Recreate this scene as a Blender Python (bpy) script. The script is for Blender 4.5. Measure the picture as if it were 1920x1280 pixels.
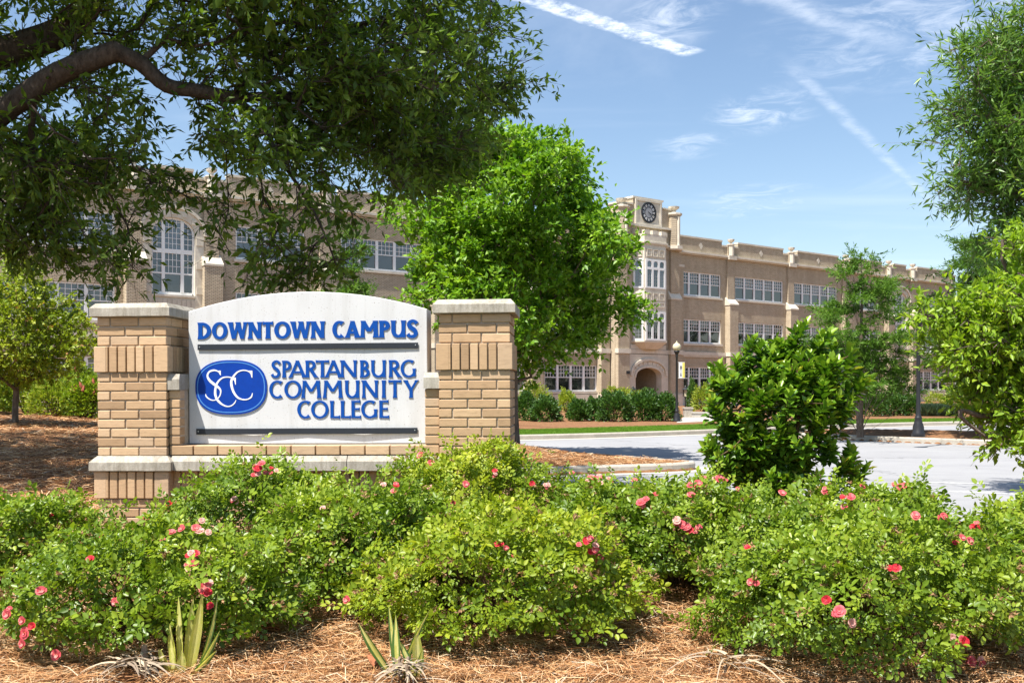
import bpy, math, random
import numpy as np
from mathutils import Vector
for _o in list(bpy.data.objects): bpy.data.objects.remove(_o)
SC = bpy.context.scene
COL = SC.collection
R = math.radians
rs = np.random.RandomState(7)
random.seed(7)
EYE, F, HZ = 1.6, 1867.0, 725.0

# ------------------------------------------------------------------ camera
cam = bpy.data.cameras.new('camera'); camo = bpy.data.objects.new('camera', cam); COL.objects.link(camo)
camo.location = (0, 0, EYE); camo.rotation_euler = (R(90), 0, 0)
cam.sensor_width = 36; cam.lens = 35.0; cam.shift_y = (HZ - 640) / 1920.0
cam.clip_start = 0.05; cam.clip_end = 4000
SC.camera = camo
# ------------------------------------------------------------------ light and exposure
SUN_EL, SUN_AZ = 63.0, 43.0          # azimuth: degrees to the left of straight behind the camera
S = Vector((-math.sin(R(SUN_AZ)) * math.cos(R(SUN_EL)), -math.cos(R(SUN_AZ)) * math.cos(R(SUN_EL)), math.sin(R(SUN_EL))))
sun = bpy.data.lights.new('sun', 'SUN'); sun.energy = 5.0; sun.angle = R(0.53); sun.color = (1.0, 0.95, 0.87)
suno = bpy.data.objects.new('sun', sun); COL.objects.link(suno)
suno.rotation_euler = (-S).to_track_quat('-Z', 'Y').to_euler()
SC.view_settings.view_transform = 'Standard'; SC.view_settings.look = 'None'
SC.view_settings.exposure = 1.0; SC.view_settings.gamma = 1.0
SC.cycles.max_bounces = 5; SC.cycles.diffuse_bounces = 2; SC.cycles.glossy_bounces = 2; SC.cycles.transmission_bounces = 3
SC.cycles.caustics_reflective = False; SC.cycles.caustics_refractive = False
W = bpy.data.worlds.new('World'); SC.world = W; W.use_nodes = True
wt = W.node_tree; wt.nodes.clear(); WN = wt.nodes.new; WL = wt.links.new
def setin(n, sock, v):
    if hasattr(v, 'is_output'): n.id_data.links.new(v, n.inputs[sock])
    else: n.inputs[sock].default_value = v
def wmath(op, a, b=0.0, c=0.0, clamp=False):
    n = WN('ShaderNodeMath'); n.operation = op; n.use_clamp = clamp
    setin(n, 0, a); setin(n, 1, b); setin(n, 2, c); return n.outputs[0]
sky = WN('ShaderNodeTexSky'); sky.sky_type = 'NISHITA'; sky.sun_disc = False
sky.sun_elevation = R(SUN_EL); sky.sun_rotation = math.atan2(S.x, S.y)
sky.altitude = 250; sky.air_density = 1.15; sky.dust_density = 0.8; sky.ozone_density = 2.2
tc = WN('ShaderNodeTexCoord'); sep = WN('ShaderNodeSeparateXYZ'); WL(tc.outputs['Generated'], sep.inputs[0])
zc = wmath('MAXIMUM', sep.outputs[2], 0.03)
PX = wmath('DIVIDE', sep.outputs[0], zc); PY = wmath('DIVIDE', sep.outputs[1], zc)
cmb = WN('ShaderNodeCombineXYZ'); WL(PX, cmb.inputs[0]); WL(PY, cmb.inputs[1])
def wnoise(scale, detail=6, rough=0.6, sx=1.0, sy=1.0, rot=0.0, off=(0, 0, 0), dist=0.0):
    mp = WN('ShaderNodeMapping'); WL(cmb.outputs[0], mp.inputs[0])
    mp.inputs['Scale'].default_value = (sx, sy, 1); mp.inputs['Rotation'].default_value = (0, 0, rot); mp.inputs['Location'].default_value = off
    n = WN('ShaderNodeTexNoise'); WL(mp.outputs[0], n.inputs['Vector'])
    n.inputs['Scale'].default_value = scale; n.inputs['Detail'].default_value = detail; n.inputs['Roughness'].default_value = rough
    n.inputs['Distortion'].default_value = dist
    return n.outputs['Fac']
def wsmooth(v, lo, hi):
    n = WN('ShaderNodeMapRange'); n.interpolation_type = 'SMOOTHSTEP'; setin(n, 'Value', v)
    n.inputs['From Min'].default_value = lo; n.inputs['From Max'].default_value = hi
    return n.outputs[0]
def plane_pt(px, py):
    w = (HZ - py) / F; return ((px - 960) / F / w, 1 / w)
def contrail(p0, p1, wid, soft, strength, ends=(0.25, 0.06), nz=0.5, freq=9.0):
    a = plane_pt(*p0); b = plane_pt(*p1); L = math.hypot(b[0]-a[0], b[1]-a[1]); d = ((b[0]-a[0])/L, (b[1]-a[1])/L)
    ax = wmath('SUBTRACT', PX, a[0]); ay = wmath('SUBTRACT', PY, a[1])
    al = wmath('ADD', wmath('MULTIPLY', ax, d[0]), wmath('MULTIPLY', ay, d[1]))
    ac = wmath('ADD', wmath('MULTIPLY', ax, -d[1]), wmath('MULTIPLY', ay, d[0]))
    nf = wnoise(freq, 4, 0.6)
    ac = wmath('ADD', ac, wmath('MULTIPLY', wmath('SUBTRACT', nf, 0.5), wid * nz * 2))
    m = wmath('SUBTRACT', 1.0, wsmooth(wmath('ABSOLUTE', ac), wid * (1 - soft), wid))
    m = wmath('MULTIPLY', m, wsmooth(al, -ends[0], ends[0] * 0.3)); m = wmath('MULTIPLY', m, wmath('SUBTRACT', 1.0, wsmooth(al, L - ends[1], L + ends[1] * 0.5)))
    tex = wsmooth(wnoise(freq * 1.3, 6, 0.7, off=(3, 1, 0)), 0.25, 0.72)
    return wmath('MULTIPLY', wmath('MULTIPLY', m, tex), strength)
def wisp(p, r, strength, seed):
    a = plane_pt(*p)
    dx = wmath('SUBTRACT', PX, a[0]); dy = wmath('SUBTRACT', PY, a[1])
    dd = wmath('SQRT', wmath('ADD', wmath('MULTIPLY', wmath('MULTIPLY', dx, dx), 1.0), wmath('MULTIPLY', wmath('MULTIPLY', dy, dy), 0.35)))
    m = wmath('SUBTRACT', 1.0, wsmooth(dd, r * 0.15, r))
    return wmath('MULTIPLY', wmath('MULTIPLY', m, wsmooth(wnoise(5.5, 6, 0.65, off=(seed, seed * 2, 0), dist=0.8), 0.4, 0.75)), strength)
cl = wmath('MULTIPLY', wsmooth(wnoise(0.55, 7, 0.62, 1.0, 0.35, 0.5, (2.3, 0.4, 0), 0.6), 0.50, 0.9), 0.42)
cl = wmath('MAXIMUM', cl, wmath('MULTIPLY', wsmooth(wnoise(0.35, 5, 0.6, 0.7, 1.6, -0.6, (7.3, 4.4, 0), 0.4), 0.5, 0.85), 0.36))
for c_ in (contrail((960, -14), (1302, 101), 0.050, 0.55, 0.85, (0.3, 0.03), 0.45, 13),
           contrail((1500, 140), (1790, 420), 0.045, 0.95, 0.28, (0.3, 0.5), 0.5, 6),
           contrail((1400, -20), (1700, 96), 0.085, 0.95, 0.36, (0.3, 0.25), 0.9, 5),
           wisp((1428, 212), 0.25, 0.55, 3.1), wisp((1292, 274), 0.2, 0.35, 8.3), wisp((1410, 380), 0.42, 0.32, 5.2), wisp((1245, 40), 0.2, 0.5, 1.7),
           wisp((1800, 10), 0.6, 0.4, 2.9)):
    cl = wmath('MAXIMUM', cl, c_)
mixc = WN('ShaderNodeMix'); mixc.data_type = 'RGBA'; WL(cl, mixc.inputs['Factor'])
hs = WN('ShaderNodeHueSaturation'); hs.inputs['Saturation'].default_value = 1.0; WL(sky.outputs[0], hs.inputs['Color'])
WL(hs.outputs[0], mixc.inputs['A']); mixc.inputs['B'].default_value = (8.2, 8.6, 9.2, 1)
bg = WN('ShaderNodeBackground'); WL(mixc.outputs['Result'], bg.inputs[0]); bg.inputs[1].default_value = 0.088
wo = WN('ShaderNodeOutputWorld'); WL(bg.outputs[0], wo.inputs[0])

# ------------------------------------------------------------------ helpers: scene objects
def tag(o, label=None, cat=None, group=None, kind=None):
    if label: o['label'] = label
    if cat: o['category'] = cat
    if group: o['group'] = group
    if kind: o['kind'] = kind
    return o
def empty(name, loc=(0, 0, 0), rz=0.0, parent=None):
    o = bpy.data.objects.new(name, None); COL.objects.link(o); o.location = loc; o.rotation_euler = (0, 0, rz)
    o.empty_display_size = 0.2
    if parent: o.parent = parent
    return o
def link(name, me, parent=None, loc=None, rz=0.0):
    o = bpy.data.objects.new(name, me); COL.objects.link(o)
    if parent: o.parent = parent
    if loc is not None: o.location = loc
    if rz: o.rotation_euler = (0, 0, rz)
    return o
class MB:
    def __init__(s): s.v = []; s.f = []; s.a = []
    def add(s, vs, fs, a=0.0):
        b = len(s.v); s.v += [tuple(v) for v in vs]; s.f += [tuple(i + b for i in f) for f in fs]; s.a += [a] * len(fs); return s
    def box(s, x0, x1, y0, y1, z0, z1, a=0.0):
        return s.add([(x0,y0,z0),(x1,y0,z0),(x1,y1,z0),(x0,y1,z0),(x0,y0,z1),(x1,y0,z1),(x1,y1,z1),(x0,y1,z1)],
              [(0,3,2,1),(4,5,6,7),(0,1,5,4),(1,2,6,5),(2,3,7,6),(3,0,4,7)], a)
    def prism_xz(s, pts, y0, y1, a=0.0):           # polygon in x,z (counter-clockwise from the front), front at y0
        n = len(pts); vs = [(p[0], y0, p[1]) for p in pts] + [(p[0], y1, p[1]) for p in pts]
        return s.add(vs, [tuple(range(n)), tuple(range(2*n-1, n-1, -1))] + [(i, i+n, (i+1) % n + n, (i+1) % n) for i in range(n)], a)
    def prism_xy(s, pts, z0, z1, a=0.0):           # polygon in x,y counter-clockwise from above
        n = len(pts); vs = [(p[0], p[1], z0) for p in pts] + [(p[0], p[1], z1) for p in pts]
        return s.add(vs, [tuple(range(n-1, -1, -1)), tuple(range(n, 2*n))] + [(i, (i+1) % n, (i+1) % n + n, i+n) for i in range(n)], a)
    def loft(s, rings, cap=True, a=0.0):           # rings of equal length, counter-clockwise from above, going up
        n = len(rings[0]); b = [v for r in rings for v in r]; fs = []
        for k in range(len(rings) - 1):
            for i in range(n): fs.append((k*n+i, k*n+(i+1) % n, (k+1)*n+(i+1) % n, (k+1)*n+i))
        if cap: fs += [tuple(range(n-1, -1, -1)), tuple(range((len(rings)-1)*n, len(rings)*n))]
        return s.add(b, fs, a)
    def lathe(s, prof, cx=0, cy=0, n=14, a=0.0, ph=0.0):
        return s.loft([[(cx + r*math.cos(2*math.pi*i/n+ph), cy + r*math.sin(2*math.pi*i/n+ph), z) for i in range(n)] for r, z in prof], True, a)
    def strip(s, quads_pts, y, a=0.0): ...
    def mesh(s, name, mat, smooth=False):
        me = bpy.data.meshes.new(name); me.from_pydata(s.v, [], s.f); me.materials.append(mat)
        if any(s.a):
            at = me.attributes.new('rnd', 'FLOAT', 'FACE'); at.data.foreach_set('value', s.a)
        if smooth:
            me.polygons.foreach_set('use_smooth', [True] * len(me.polygons))
        me.update(); return me
    def build(s, name, mat, parent=None, smooth=False, loc=None, rz=0.0):
        return link(name, s.mesh(name, mat, smooth), parent, loc, rz)
def bevel_box(dx, dy, dz, b):                       # box centred on x,z with front at y=0, chamfered edges
    m = MB(); hx, hz = dx/2, dz/2
    def ring(z, i): return [(-hx+i, i, z), (hx-i, i, z), (hx-i, dy-i, z), (-hx+i, dy-i, z)]
    def oct_(z, i):
        return [(-hx+b+i, i, z), (hx-b-i, i, z), (hx-i, b+i, z), (hx-i, dy-b-i, z), (hx-b-i, dy-i, z), (-hx+b+i, dy-i, z), (-hx+i, dy-b-i, z), (-hx+i, b+i, z)]
    m.loft([oct_(-hz, b), oct_(-hz+b, 0), oct_(hz-b, 0), oct_(hz, b)]); return m
def mesh_np(name, V, Fc, mat, rnd=None, smooth=False):
    V = np.asarray(V, np.float32); Fc = np.asarray(Fc, np.int32); k = Fc.shape[1]; n = len(Fc)
    me = bpy.data.meshes.new(name); me.vertices.add(len(V)); me.vertices.foreach_set('co', V.ravel())
    me.loops.add(n * k); me.loops.foreach_set('vertex_index', Fc.ravel())
    me.polygons.add(n); me.polygons.foreach_set('loop_start', np.arange(0, n * k, k, dtype=np.int32))
    if smooth: me.polygons.foreach_set('use_smooth', np.ones(n, bool))
    me.update(calc_edges=True)
    if rnd is not None:
        at = me.attributes.new('rnd', 'FLOAT', 'FACE'); at.data.foreach_set('value', np.asarray(rnd, np.float32))
    me.materials.append(mat); return me
def at(px, py, z):                                  # where the sight line through a photo pixel meets height z
    Y = (EYE - z) * F / (py - HZ); return Vector(((px - 960) / F * Y, Y, z))
def atY(px, py, Y): return Vector(((px - 960) / F * Y, Y, EYE + (HZ - py) / F * Y))

# ------------------------------------------------------------------ helpers: materials
def newmat(name):
    m = bpy.data.materials.new(name); m.use_nodes = True; t = m.node_tree; t.nodes.clear()
    o = t.nodes.new('ShaderNodeOutputMaterial'); p = t.nodes.new('ShaderNodeBsdfPrincipled'); t.links.new(p.outputs[0], o.inputs[0])
    return m, t, p, o
def nz(t, vec, scale, detail=5, rough=0.6):
    n = t.nodes.new('ShaderNodeTexNoise'); n.inputs['Scale'].default_value = scale; n.inputs['Detail'].default_value = detail; n.inputs['Roughness'].default_value = rough
    if vec is not None: t.links.new(vec, n.inputs['Vector'])
    return n.outputs['Fac']
def ramp(t, fac, stops):
    n = t.nodes.new('ShaderNodeValToRGB'); t.links.new(fac, n.inputs[0]); e = n.color_ramp.elements
    while len(e) < len(stops): e.new(0.5)
    for i, (p, c) in enumerate(stops): e[i].position = p; e[i].color = (*c, 1)
    return n.outputs[0]
def mixrgb(t, f, a, b, mode='MIX'):
    n = t.nodes.new('ShaderNodeMix'); n.data_type = 'RGBA'; n.blend_type = mode
    for s_, v in (('Factor', f), ('A', a), ('B', b)):
        if hasattr(v, 'is_output'): t.links.new(v, n.inputs[s_])
        elif s_ == 'Factor': n.inputs[0].default_value = v
        else: n.inputs[s_].default_value = (*v, 1)
    return n.outputs['Result']
def bump(t, p, h, strength, dist):
    b = t.nodes.new('ShaderNodeBump'); b.inputs['Strength'].default_value = strength; b.inputs['Distance'].default_value = dist
    t.links.new(h, b.inputs['Height']); t.links.new(b.outputs[0], p.inputs['Normal'])
def objco(t): return t.nodes.new('ShaderNodeTexCoord').outputs['Object']
def geopos(t): return t.nodes.new('ShaderNodeNewGeometry').outputs['Position']
def stretch(t, vec, sc):
    n = t.nodes.new('ShaderNodeMapping'); n.inputs['Scale'].default_value = sc; t.links.new(vec, n.inputs[0]); return n.outputs[0]
def noisy(name, stops, scale, rough=0.8, bs=0.3, bd=0.01, bscale=None, detail=6, world=False, spec=0.3, fine=None):
    m, t, p, o = newmat(name); v = geopos(t) if world else objco(t)
    c = ramp(t, nz(t, v, scale, detail), stops)
    if fine: c = mixrgb(t, 1.0, c, ramp(t, nz(t, v, fine[0], 3, 0.7), [(0.3, (fine[1],)*3), (0.7, (1.0,)*3)]), 'MULTIPLY')
    t.links.new(c, p.inputs['Base Color']); p.inputs['Roughness'].default_value = rough; p.inputs['Specular IOR Level'].default_value = spec
    if bs: bump(t, p, nz(t, v, bscale or scale * 3, 6, 0.7), bs, bd)
    return m
def leaf_mat(name, stops, transl=0.35, rough=0.42, spec=0.45, tint=(1.25, 1.3, 0.55)):
    m, t, p, o = newmat(name); a = t.nodes.new('ShaderNodeAttribute'); a.attribute_name = 'rnd'
    c = ramp(t, a.outputs['Fac'], stops); t.links.new(c, p.inputs['Base Color'])
    p.inputs['Roughness'].default_value = rough; p.inputs['Specular IOR Level'].default_value = spec
    tr = t.nodes.new('ShaderNodeBsdfTranslucent'); t.links.new(mixrgb(t, 1.0, c, tint, 'MULTIPLY'), tr.inputs[0])
    mx = t.nodes.new('ShaderNodeMixShader'); mx.inputs[0].default_value = transl
    t.links.new(p.outputs[0], mx.inputs[1]); t.links.new(tr.outputs[0], mx.inputs[2]); t.links.new(mx.outputs[0], o.inputs[0])
    return m
def plain(name, col, rough=0.6, spec=0.4, metal=0.0, var=0.08, scale=30, bs=0.05):
    lo = tuple(c * (1 - var) for c in col); hi = tuple(min(1, c * (1 + var)) for c in col)
    m = noisy(name, [(0.3, lo), (0.7, hi)], scale, rough, bs, 0.002, spec=spec)
    m.node_tree.nodes['Principled BSDF'].inputs['Metallic'].default_value = metal
    return m
M = {}
def brick_mat(name, c1, c2, mortar, bw, bh, ms):    # small far-off bricks, drawn by the material
    m, t, p, o = newmat(name); s_ = t.nodes.new('ShaderNodeSeparateXYZ'); t.links.new(objco(t), s_.inputs[0])
    ad = t.nodes.new('ShaderNodeMath'); t.links.new(s_.outputs[0], ad.inputs[0]); t.links.new(s_.outputs[1], ad.inputs[1])
    cb = t.nodes.new('ShaderNodeCombineXYZ'); t.links.new(ad.outputs[0], cb.inputs[0]); t.links.new(s_.outputs[2], cb.inputs[1])
    b = t.nodes.new('ShaderNodeTexBrick'); t.links.new(cb.outputs[0], b.inputs[0])
    b.inputs['Scale'].default_value = 1; b.inputs['Brick Width'].default_value = bw; b.inputs['Row Height'].default_value = bh
    b.inputs['Mortar Size'].default_value = ms; b.inputs['Mortar Smooth'].default_value = 0.1
    b.inputs['Color1'].default_value = (*c1, 1); b.inputs['Color2'].default_value = (*c2, 1); b.inputs['Mortar'].default_value = (*mortar, 1)
    v = objco(t)
    c = mixrgb(t, 1.0, b.outputs[0], ramp(t, nz(t, v, 0.35, 6, 0.65), [(0.3, (0.82, 0.8, 0.78)), (0.7, (1.06, 1.04, 1.0))]), 'MULTIPLY')
    c = mixrgb(t, 1.0, c, ramp(t, nz(t, stretch(t, v, (1.3, 1.3, 0.12)), 1.4, 5, 0.7), [(0.35, (0.88, 0.86, 0.84)), (0.62, (1.0, 1.0, 1.0))]), 'MULTIPLY')
    t.links.new(c, p.inputs['Base Color']); p.inputs['Roughness'].default_value = 0.85; p.inputs['Specular IOR Level'].default_value = 0.2
    iv = t.nodes.new('ShaderNodeMath'); iv.operation = 'SUBTRACT'; iv.inputs[0].default_value = 1; t.links.new(b.outputs['Fac'], iv.inputs[1])
    bump(t, p, iv.outputs[0], 0.8, 0.02)
    return m
M['bbrick'] = brick_mat('tan facade brick', (0.74, 0.635, 0.475), (0.61, 0.515, 0.38), (0.31, 0.265, 0.21), 0.23, 0.078, 0.014)
M['stone'] = noisy('limestone trim', [(0.3, (0.62, 0.555, 0.45)), (0.7, (0.76, 0.695, 0.58))], 1.5, 0.85, 0.25, 0.01, 8, fine=(9, 0.82))
M['white_frame'] = plain('white window paint', (0.82, 0.82, 0.81), 0.5)
M['roof'] = plain('grey roof felt', (0.16, 0.15, 0.14), 0.9, 0.2)
def glass_mat(name, col):
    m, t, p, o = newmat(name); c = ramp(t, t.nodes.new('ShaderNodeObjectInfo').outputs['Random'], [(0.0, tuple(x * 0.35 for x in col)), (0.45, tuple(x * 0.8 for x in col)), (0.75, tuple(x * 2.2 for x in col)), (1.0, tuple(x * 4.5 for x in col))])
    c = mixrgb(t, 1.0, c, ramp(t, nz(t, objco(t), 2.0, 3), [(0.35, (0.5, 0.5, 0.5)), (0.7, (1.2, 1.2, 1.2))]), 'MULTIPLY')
    t.links.new(c, p.inputs['Base Color']); p.inputs['Roughness'].default_value = 0.03; p.inputs['IOR'].default_value = 2.0
    p.inputs['Specular IOR Level'].default_value = 0.55
    bump(t, p, nz(t, objco(t), 1.6, 2), 0.035, 0.05); return m
M['glass'] = glass_mat('window glass', (0.022, 0.026, 0.03))
# sign brick: each brick has its own shade
def sign_brick():
    m, t, p, o = newmat('sign brick'); oi = t.nodes.new('ShaderNodeObjectInfo')
    c = ramp(t, oi.outputs['Random'], [(0.0, (0.36, 0.235, 0.135)), (0.2, (0.455, 0.30, 0.172)), (0.6, (0.51, 0.342, 0.198)), (0.85, (0.59, 0.41, 0.25)), (1.0, (0.43, 0.305, 0.20))])
    v = objco(t); vo = t.nodes.new('ShaderNodeVectorMath'); t.links.new(v, vo.inputs[0]); t.links.new(oi.outputs['Location'], vo.inputs[1])
    c = mixrgb(t, 1.0, c, ramp(t, nz(t, stretch(t, vo.outputs[0], (1, 1, 6)), 14, 6, 0.7), [(0.25, (0.72, 0.70, 0.68)), (0.5, (1.0, 1.0, 1.0)), (0.8, (1.10, 1.09, 1.07))]), 'MULTIPLY')
    t.links.new(c, p.inputs['Base Color']); p.inputs['Roughness'].default_value = 0.85; p.inputs['Specular IOR Level'].default_value = 0.2
    bump(t, p, nz(t, vo.outputs[0], 160, 5, 0.7), 0.35, 0.003); return m
M['sbrick'] = sign_brick()
M['mortar'] = noisy('mortar', [(0.3, (0.36, 0.29, 0.22)), (0.7, (0.5, 0.42, 0.33))], 30, 0.95, 0.5, 0.003, 200)
def cast_stone():
    m, t, p, o = newmat('weathered cast stone'); v = objco(t)
    c = ramp(t, nz(t, v, 5, 6, 0.65), [(0.3, (0.36, 0.33, 0.28)), (0.7, (0.56, 0.52, 0.45))])
    g = t.nodes.new('ShaderNodeNewGeometry'); sp = t.nodes.new('ShaderNodeSeparateXYZ'); t.links.new(g.outputs['Normal'], sp.inputs[0])
    st = ramp(t, nz(t, stretch(t, v, (1, 1, 0.12)), 26, 6, 0.75), [(0.32, (0.50, 0.47, 0.42)), (0.6, (1.0, 1.0, 1.0))])
    c = mixrgb(t, 0.75, c, mixrgb(t, 1.0, c, st, 'MULTIPLY'))
    c = mixrgb(t, 1.0, c, ramp(t, nz(t, v, 160, 2, 0.6), [(0.4, (0.86, 0.85, 0.83)), (0.6, (1.0, 1.0, 1.0))]), 'MULTIPLY')
    t.links.new(c, p.inputs['Base Color']); p.inputs['Roughness'].default_value = 0.9; p.inputs['Specular IOR Level'].default_value = 0.2
    bump(t, p, nz(t, v, 90, 6, 0.7), 0.4, 0.004); return m
M['cast'] = cast_stone()
def panel_mat():
    m, t, p, o = newmat('speckled white panel'); v = objco(t)
    sp = ramp(t, nz(t, v, 95, 1, 0.4), [(0.27, (0.5, 0.46, 0.42)), (0.32, (1.0, 1.0, 1.0))])
    c = mixrgb(t, 1.0, ramp(t, nz(t, v, 3, 4), [(0.3, (0.57, 0.57, 0.57)), (0.7, (0.605, 0.605, 0.605))]), sp, 'MULTIPLY')
    drip = ramp(t, nz(t, stretch(t, v, (1, 1, 0.08)), 9, 5, 0.7), [(0.3, (0.87, 0.86, 0.84)), (0.5, (1, 1, 1))])
    c = mixrgb(t, 1.0, c, drip, 'MULTIPLY')
    t.links.new(c, p.inputs['Base Color']); p.inputs['Roughness'].default_value = 0.8; p.inputs['Specular IOR Level'].default_value = 0.25
    bump(t, p, nz(t, v, 120, 4, 0.7), 0.2, 0.003); return m
M['panel'] = panel_mat()
M['blue'] = plain('blue painted letters', (0.001, 0.060, 0.31), 0.5, 0.2)
M['emblue'] = plain('emblem blue', (0.001, 0.042, 0.31), 0.5, 0.2)
M['ltblue'] = plain('pale blue line', (0.07, 0.24, 0.58), 0.5)
M['white'] = plain('white paint', (0.80, 0.80, 0.80), 0.5)
M['bar'] = plain('black bar', (0.018, 0.022, 0.03), 0.5, 0.4)
M['screw'] = plain('zinc screw', (0.6, 0.6, 0.6), 0.35, 0.5, 0.8)
M['black'] = plain('black lamp paint', (0.018, 0.018, 0.02), 0.4, 0.5)
M['asphalt'] = noisy('sun-bleached asphalt', [(0.25, (0.295, 0.295, 0.305)), (0.75, (0.355, 0.355, 0.365))], 0.5, 0.9, 0.35, 0.006, 90, world=True, fine=(140, 0.72))
def add_cracks(m):
    t = m.node_tree; p = t.nodes['Principled BSDF']; l = p.inputs['Base Color'].links[0].from_socket; v = geopos(t)
    wob = t.nodes.new('ShaderNodeTexNoise'); wob.inputs['Scale'].default_value = 1.3; wob.inputs['Detail'].default_value = 6; t.links.new(v, wob.inputs['Vector'])
    ad = t.nodes.new('ShaderNodeVectorMath'); t.links.new(v, ad.inputs[0]); t.links.new(wob.outputs['Color'], ad.inputs[1])
    vo = t.nodes.new('ShaderNodeTexVoronoi'); vo.feature = 'DISTANCE_TO_EDGE'; vo.inputs['Scale'].default_value = 0.16; t.links.new(ad.outputs[0], vo.inputs['Vector'])
    cr = ramp(t, vo.outputs['Distance'], [(0.0, (0.66, 0.66, 0.66)), (0.006, (1, 1, 1))])
    st = ramp(t, nz(t, stretch(t, v, (0.5, 1.4, 1)), 0.9, 6, 0.7), [(0.28, (0.84, 0.84, 0.85)), (0.5, (1, 1, 1)), (0.75, (1.05, 1.05, 1.04))])
    t.links.new(mixrgb(t, 1.0, mixrgb(t, 1.0, l, cr, 'MULTIPLY'), st, 'MULTIPLY'), p.inputs['Base Color'])
add_cracks(M['asphalt'])
M['kerb'] = noisy('kerb concrete', [(0.3, (0.40, 0.36, 0.30)), (0.7, (0.52, 0.47, 0.40))], 3, 0.9, 0.3, 0.006, 40, world=True, fine=(25, 0.8))
M['walk'] = noisy('walk concrete', [(0.3, (0.42, 0.39, 0.34)), (0.7, (0.5, 0.47, 0.42))], 2, 0.9, 0.3, 0.006, 40, world=True)
M['paint'] = noisy('road paint', [(0.35, (0.4, 0.4, 0.4)), (0.6, (0.75, 0.75, 0.74))], 14, 0.7, 0.1, 0.002, world=True)
M['mulch'] = noisy('pine straw mulch', [(0.2, (0.13, 0.058, 0.026)), (0.5, (0.32, 0.155, 0.068)), (0.8, (0.46, 0.255, 0.125))], 7, 0.95, 0.9, 0.03, 60, 8, world=True, fine=(70, 0.45))
M['lawn'] = noisy('lawn soil', [(0.3, (0.09, 0.17, 0.018)), (0.7, (0.13, 0.22, 0.028))], 3, 0.95, 0.8, 0.03, 60, world=True)
M['land'] = noisy('far land', [(0.3, (0.06, 0.09, 0.025)), (0.7, (0.11, 0.13, 0.05))], 0.1, 0.95, 0.3, 0.03, 2, world=True)
def bark(name, a, b): 
    m, t, p, o = newmat(name); v = stretch(t, geopos(t), (1, 1, 0.3))
    n = nz(t, v, 22, 8, 0.7); t.links.new(ramp(t, n, [(0.3, a), (0.7, b)]), p.inputs['Base Color']); p.inputs['Roughness'].default_value = 0.95
    p.inputs['Specular IOR Level'].default_value = 0.15
    bump(t, p, n, 1.0, 0.03); return m
M['bark'] = bark('oak bark', (0.035, 0.026, 0.02), (0.13, 0.10, 0.08))
M['bark2'] = bark('grey brown bark', (0.09, 0.065, 0.05), (0.24, 0.19, 0.15))
M['twig'] = bark('rose stem', (0.05, 0.03, 0.018), (0.17, 0.105, 0.06))
# ------------------------------------------------------------------ terrain and roads
def smooth(a, b, x):
    t = np.clip((np.asarray(x, float) - a) / (b - a), 0, 1); return t * t * (3 - 2 * t)
def seg_dist(P, poly, closed=True):
    n = len(poly); best = np.full(len(P), 1e9)
    for i in range(n if closed else n - 1):
        a = np.array(poly[i], float); b = np.array(poly[(i + 1) % n], float); ab = b - a
        t = np.clip(((P - a) @ ab) / (ab @ ab), 0, 1); best = np.minimum(best, np.hypot(*(P - a - t[:, None] * ab).T))
    return best
def inside(P, poly):
    c = np.zeros(len(P), bool); n = len(poly)
    for i in range(n):
        x0, y0 = poly[i]; x1, y1 = poly[(i + 1) % n]
        if y0 == y1: continue
        k = ((y0 > P[:, 1]) != (y1 > P[:, 1])) & (P[:, 0] < (x1 - x0) * (P[:, 1] - y0) / (y1 - y0) + x0); c ^= k
    return c
def chaikin(pts, it=2, closed=False):
    p = [tuple(q) for q in pts]
    for _ in range(it):
        q = [] if closed else [p[0]]
        for i in range(len(p) if closed else len(p) - 1):
            a, b = p[i], p[(i + 1) % len(p)]
            q += [(a[0]*.75+b[0]*.25, a[1]*.75+b[1]*.25), (a[0]*.25+b[0]*.75, a[1]*.25+b[1]*.75)]
        if not closed: q.append(p[-1])
        p = q
    return p
kerb_line = chaikin([(16, 9.6), (9, 10.2), (4, 10.6), (1.2, 12.0), (-1.6, 14.4), (-1.2, 17.0), (1.1, 18.25), (2.9, 18.75), (3.65, 19.35), (3.0, 20.1), (1.4, 22.3), (0.2, 23.4), (-4, 24.0), (-12, 24.6), (-30, 25)], 3)
BED = [(16, -3)] + kerb_line + [(-30, -3)]
def gz(x, y):
    x = np.atleast_1d(np.asarray(x, float)); y = np.atleast_1d(np.asarray(y, float))
    near = 0.33 + 0.055 * (y - 4.2) - 0.045 * np.clip(x - 0.8, 0, 6) + 0.03 * np.sin(1.3 * x + 0.4) * np.sin(1.1 * y)
    near = near + 0.02 * np.clip(-x - 2.5, 0, 8)
    ridge = np.where(x < 0.4, 0.38 - 0.066 * (x - 0.4), 0.38 - 0.075 * (x - 0.4)); ridge = np.clip(ridge, 0.12, 1.25)
    h = near + (ridge - near) * smooth(8, 18, y)
    P = np.stack([x, y], 1); d = seg_dist(P, kerb_line, False)
    h = 0.12 + (h - 0.12) * smooth(0.0, 2.4, d)
    h = h + 0.012 * np.sin(9 * x + 3 * y) * np.sin(7 * y - 2 * x) + 0.01 * np.sin(23 * x) * np.sin(19 * y + 1)
    return np.where(inside(P, BED), h, 0.12 - smooth(0.0, 0.35, d) * 0.4)
def gz1(x, y): return float(gz(x, y)[0])
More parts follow.
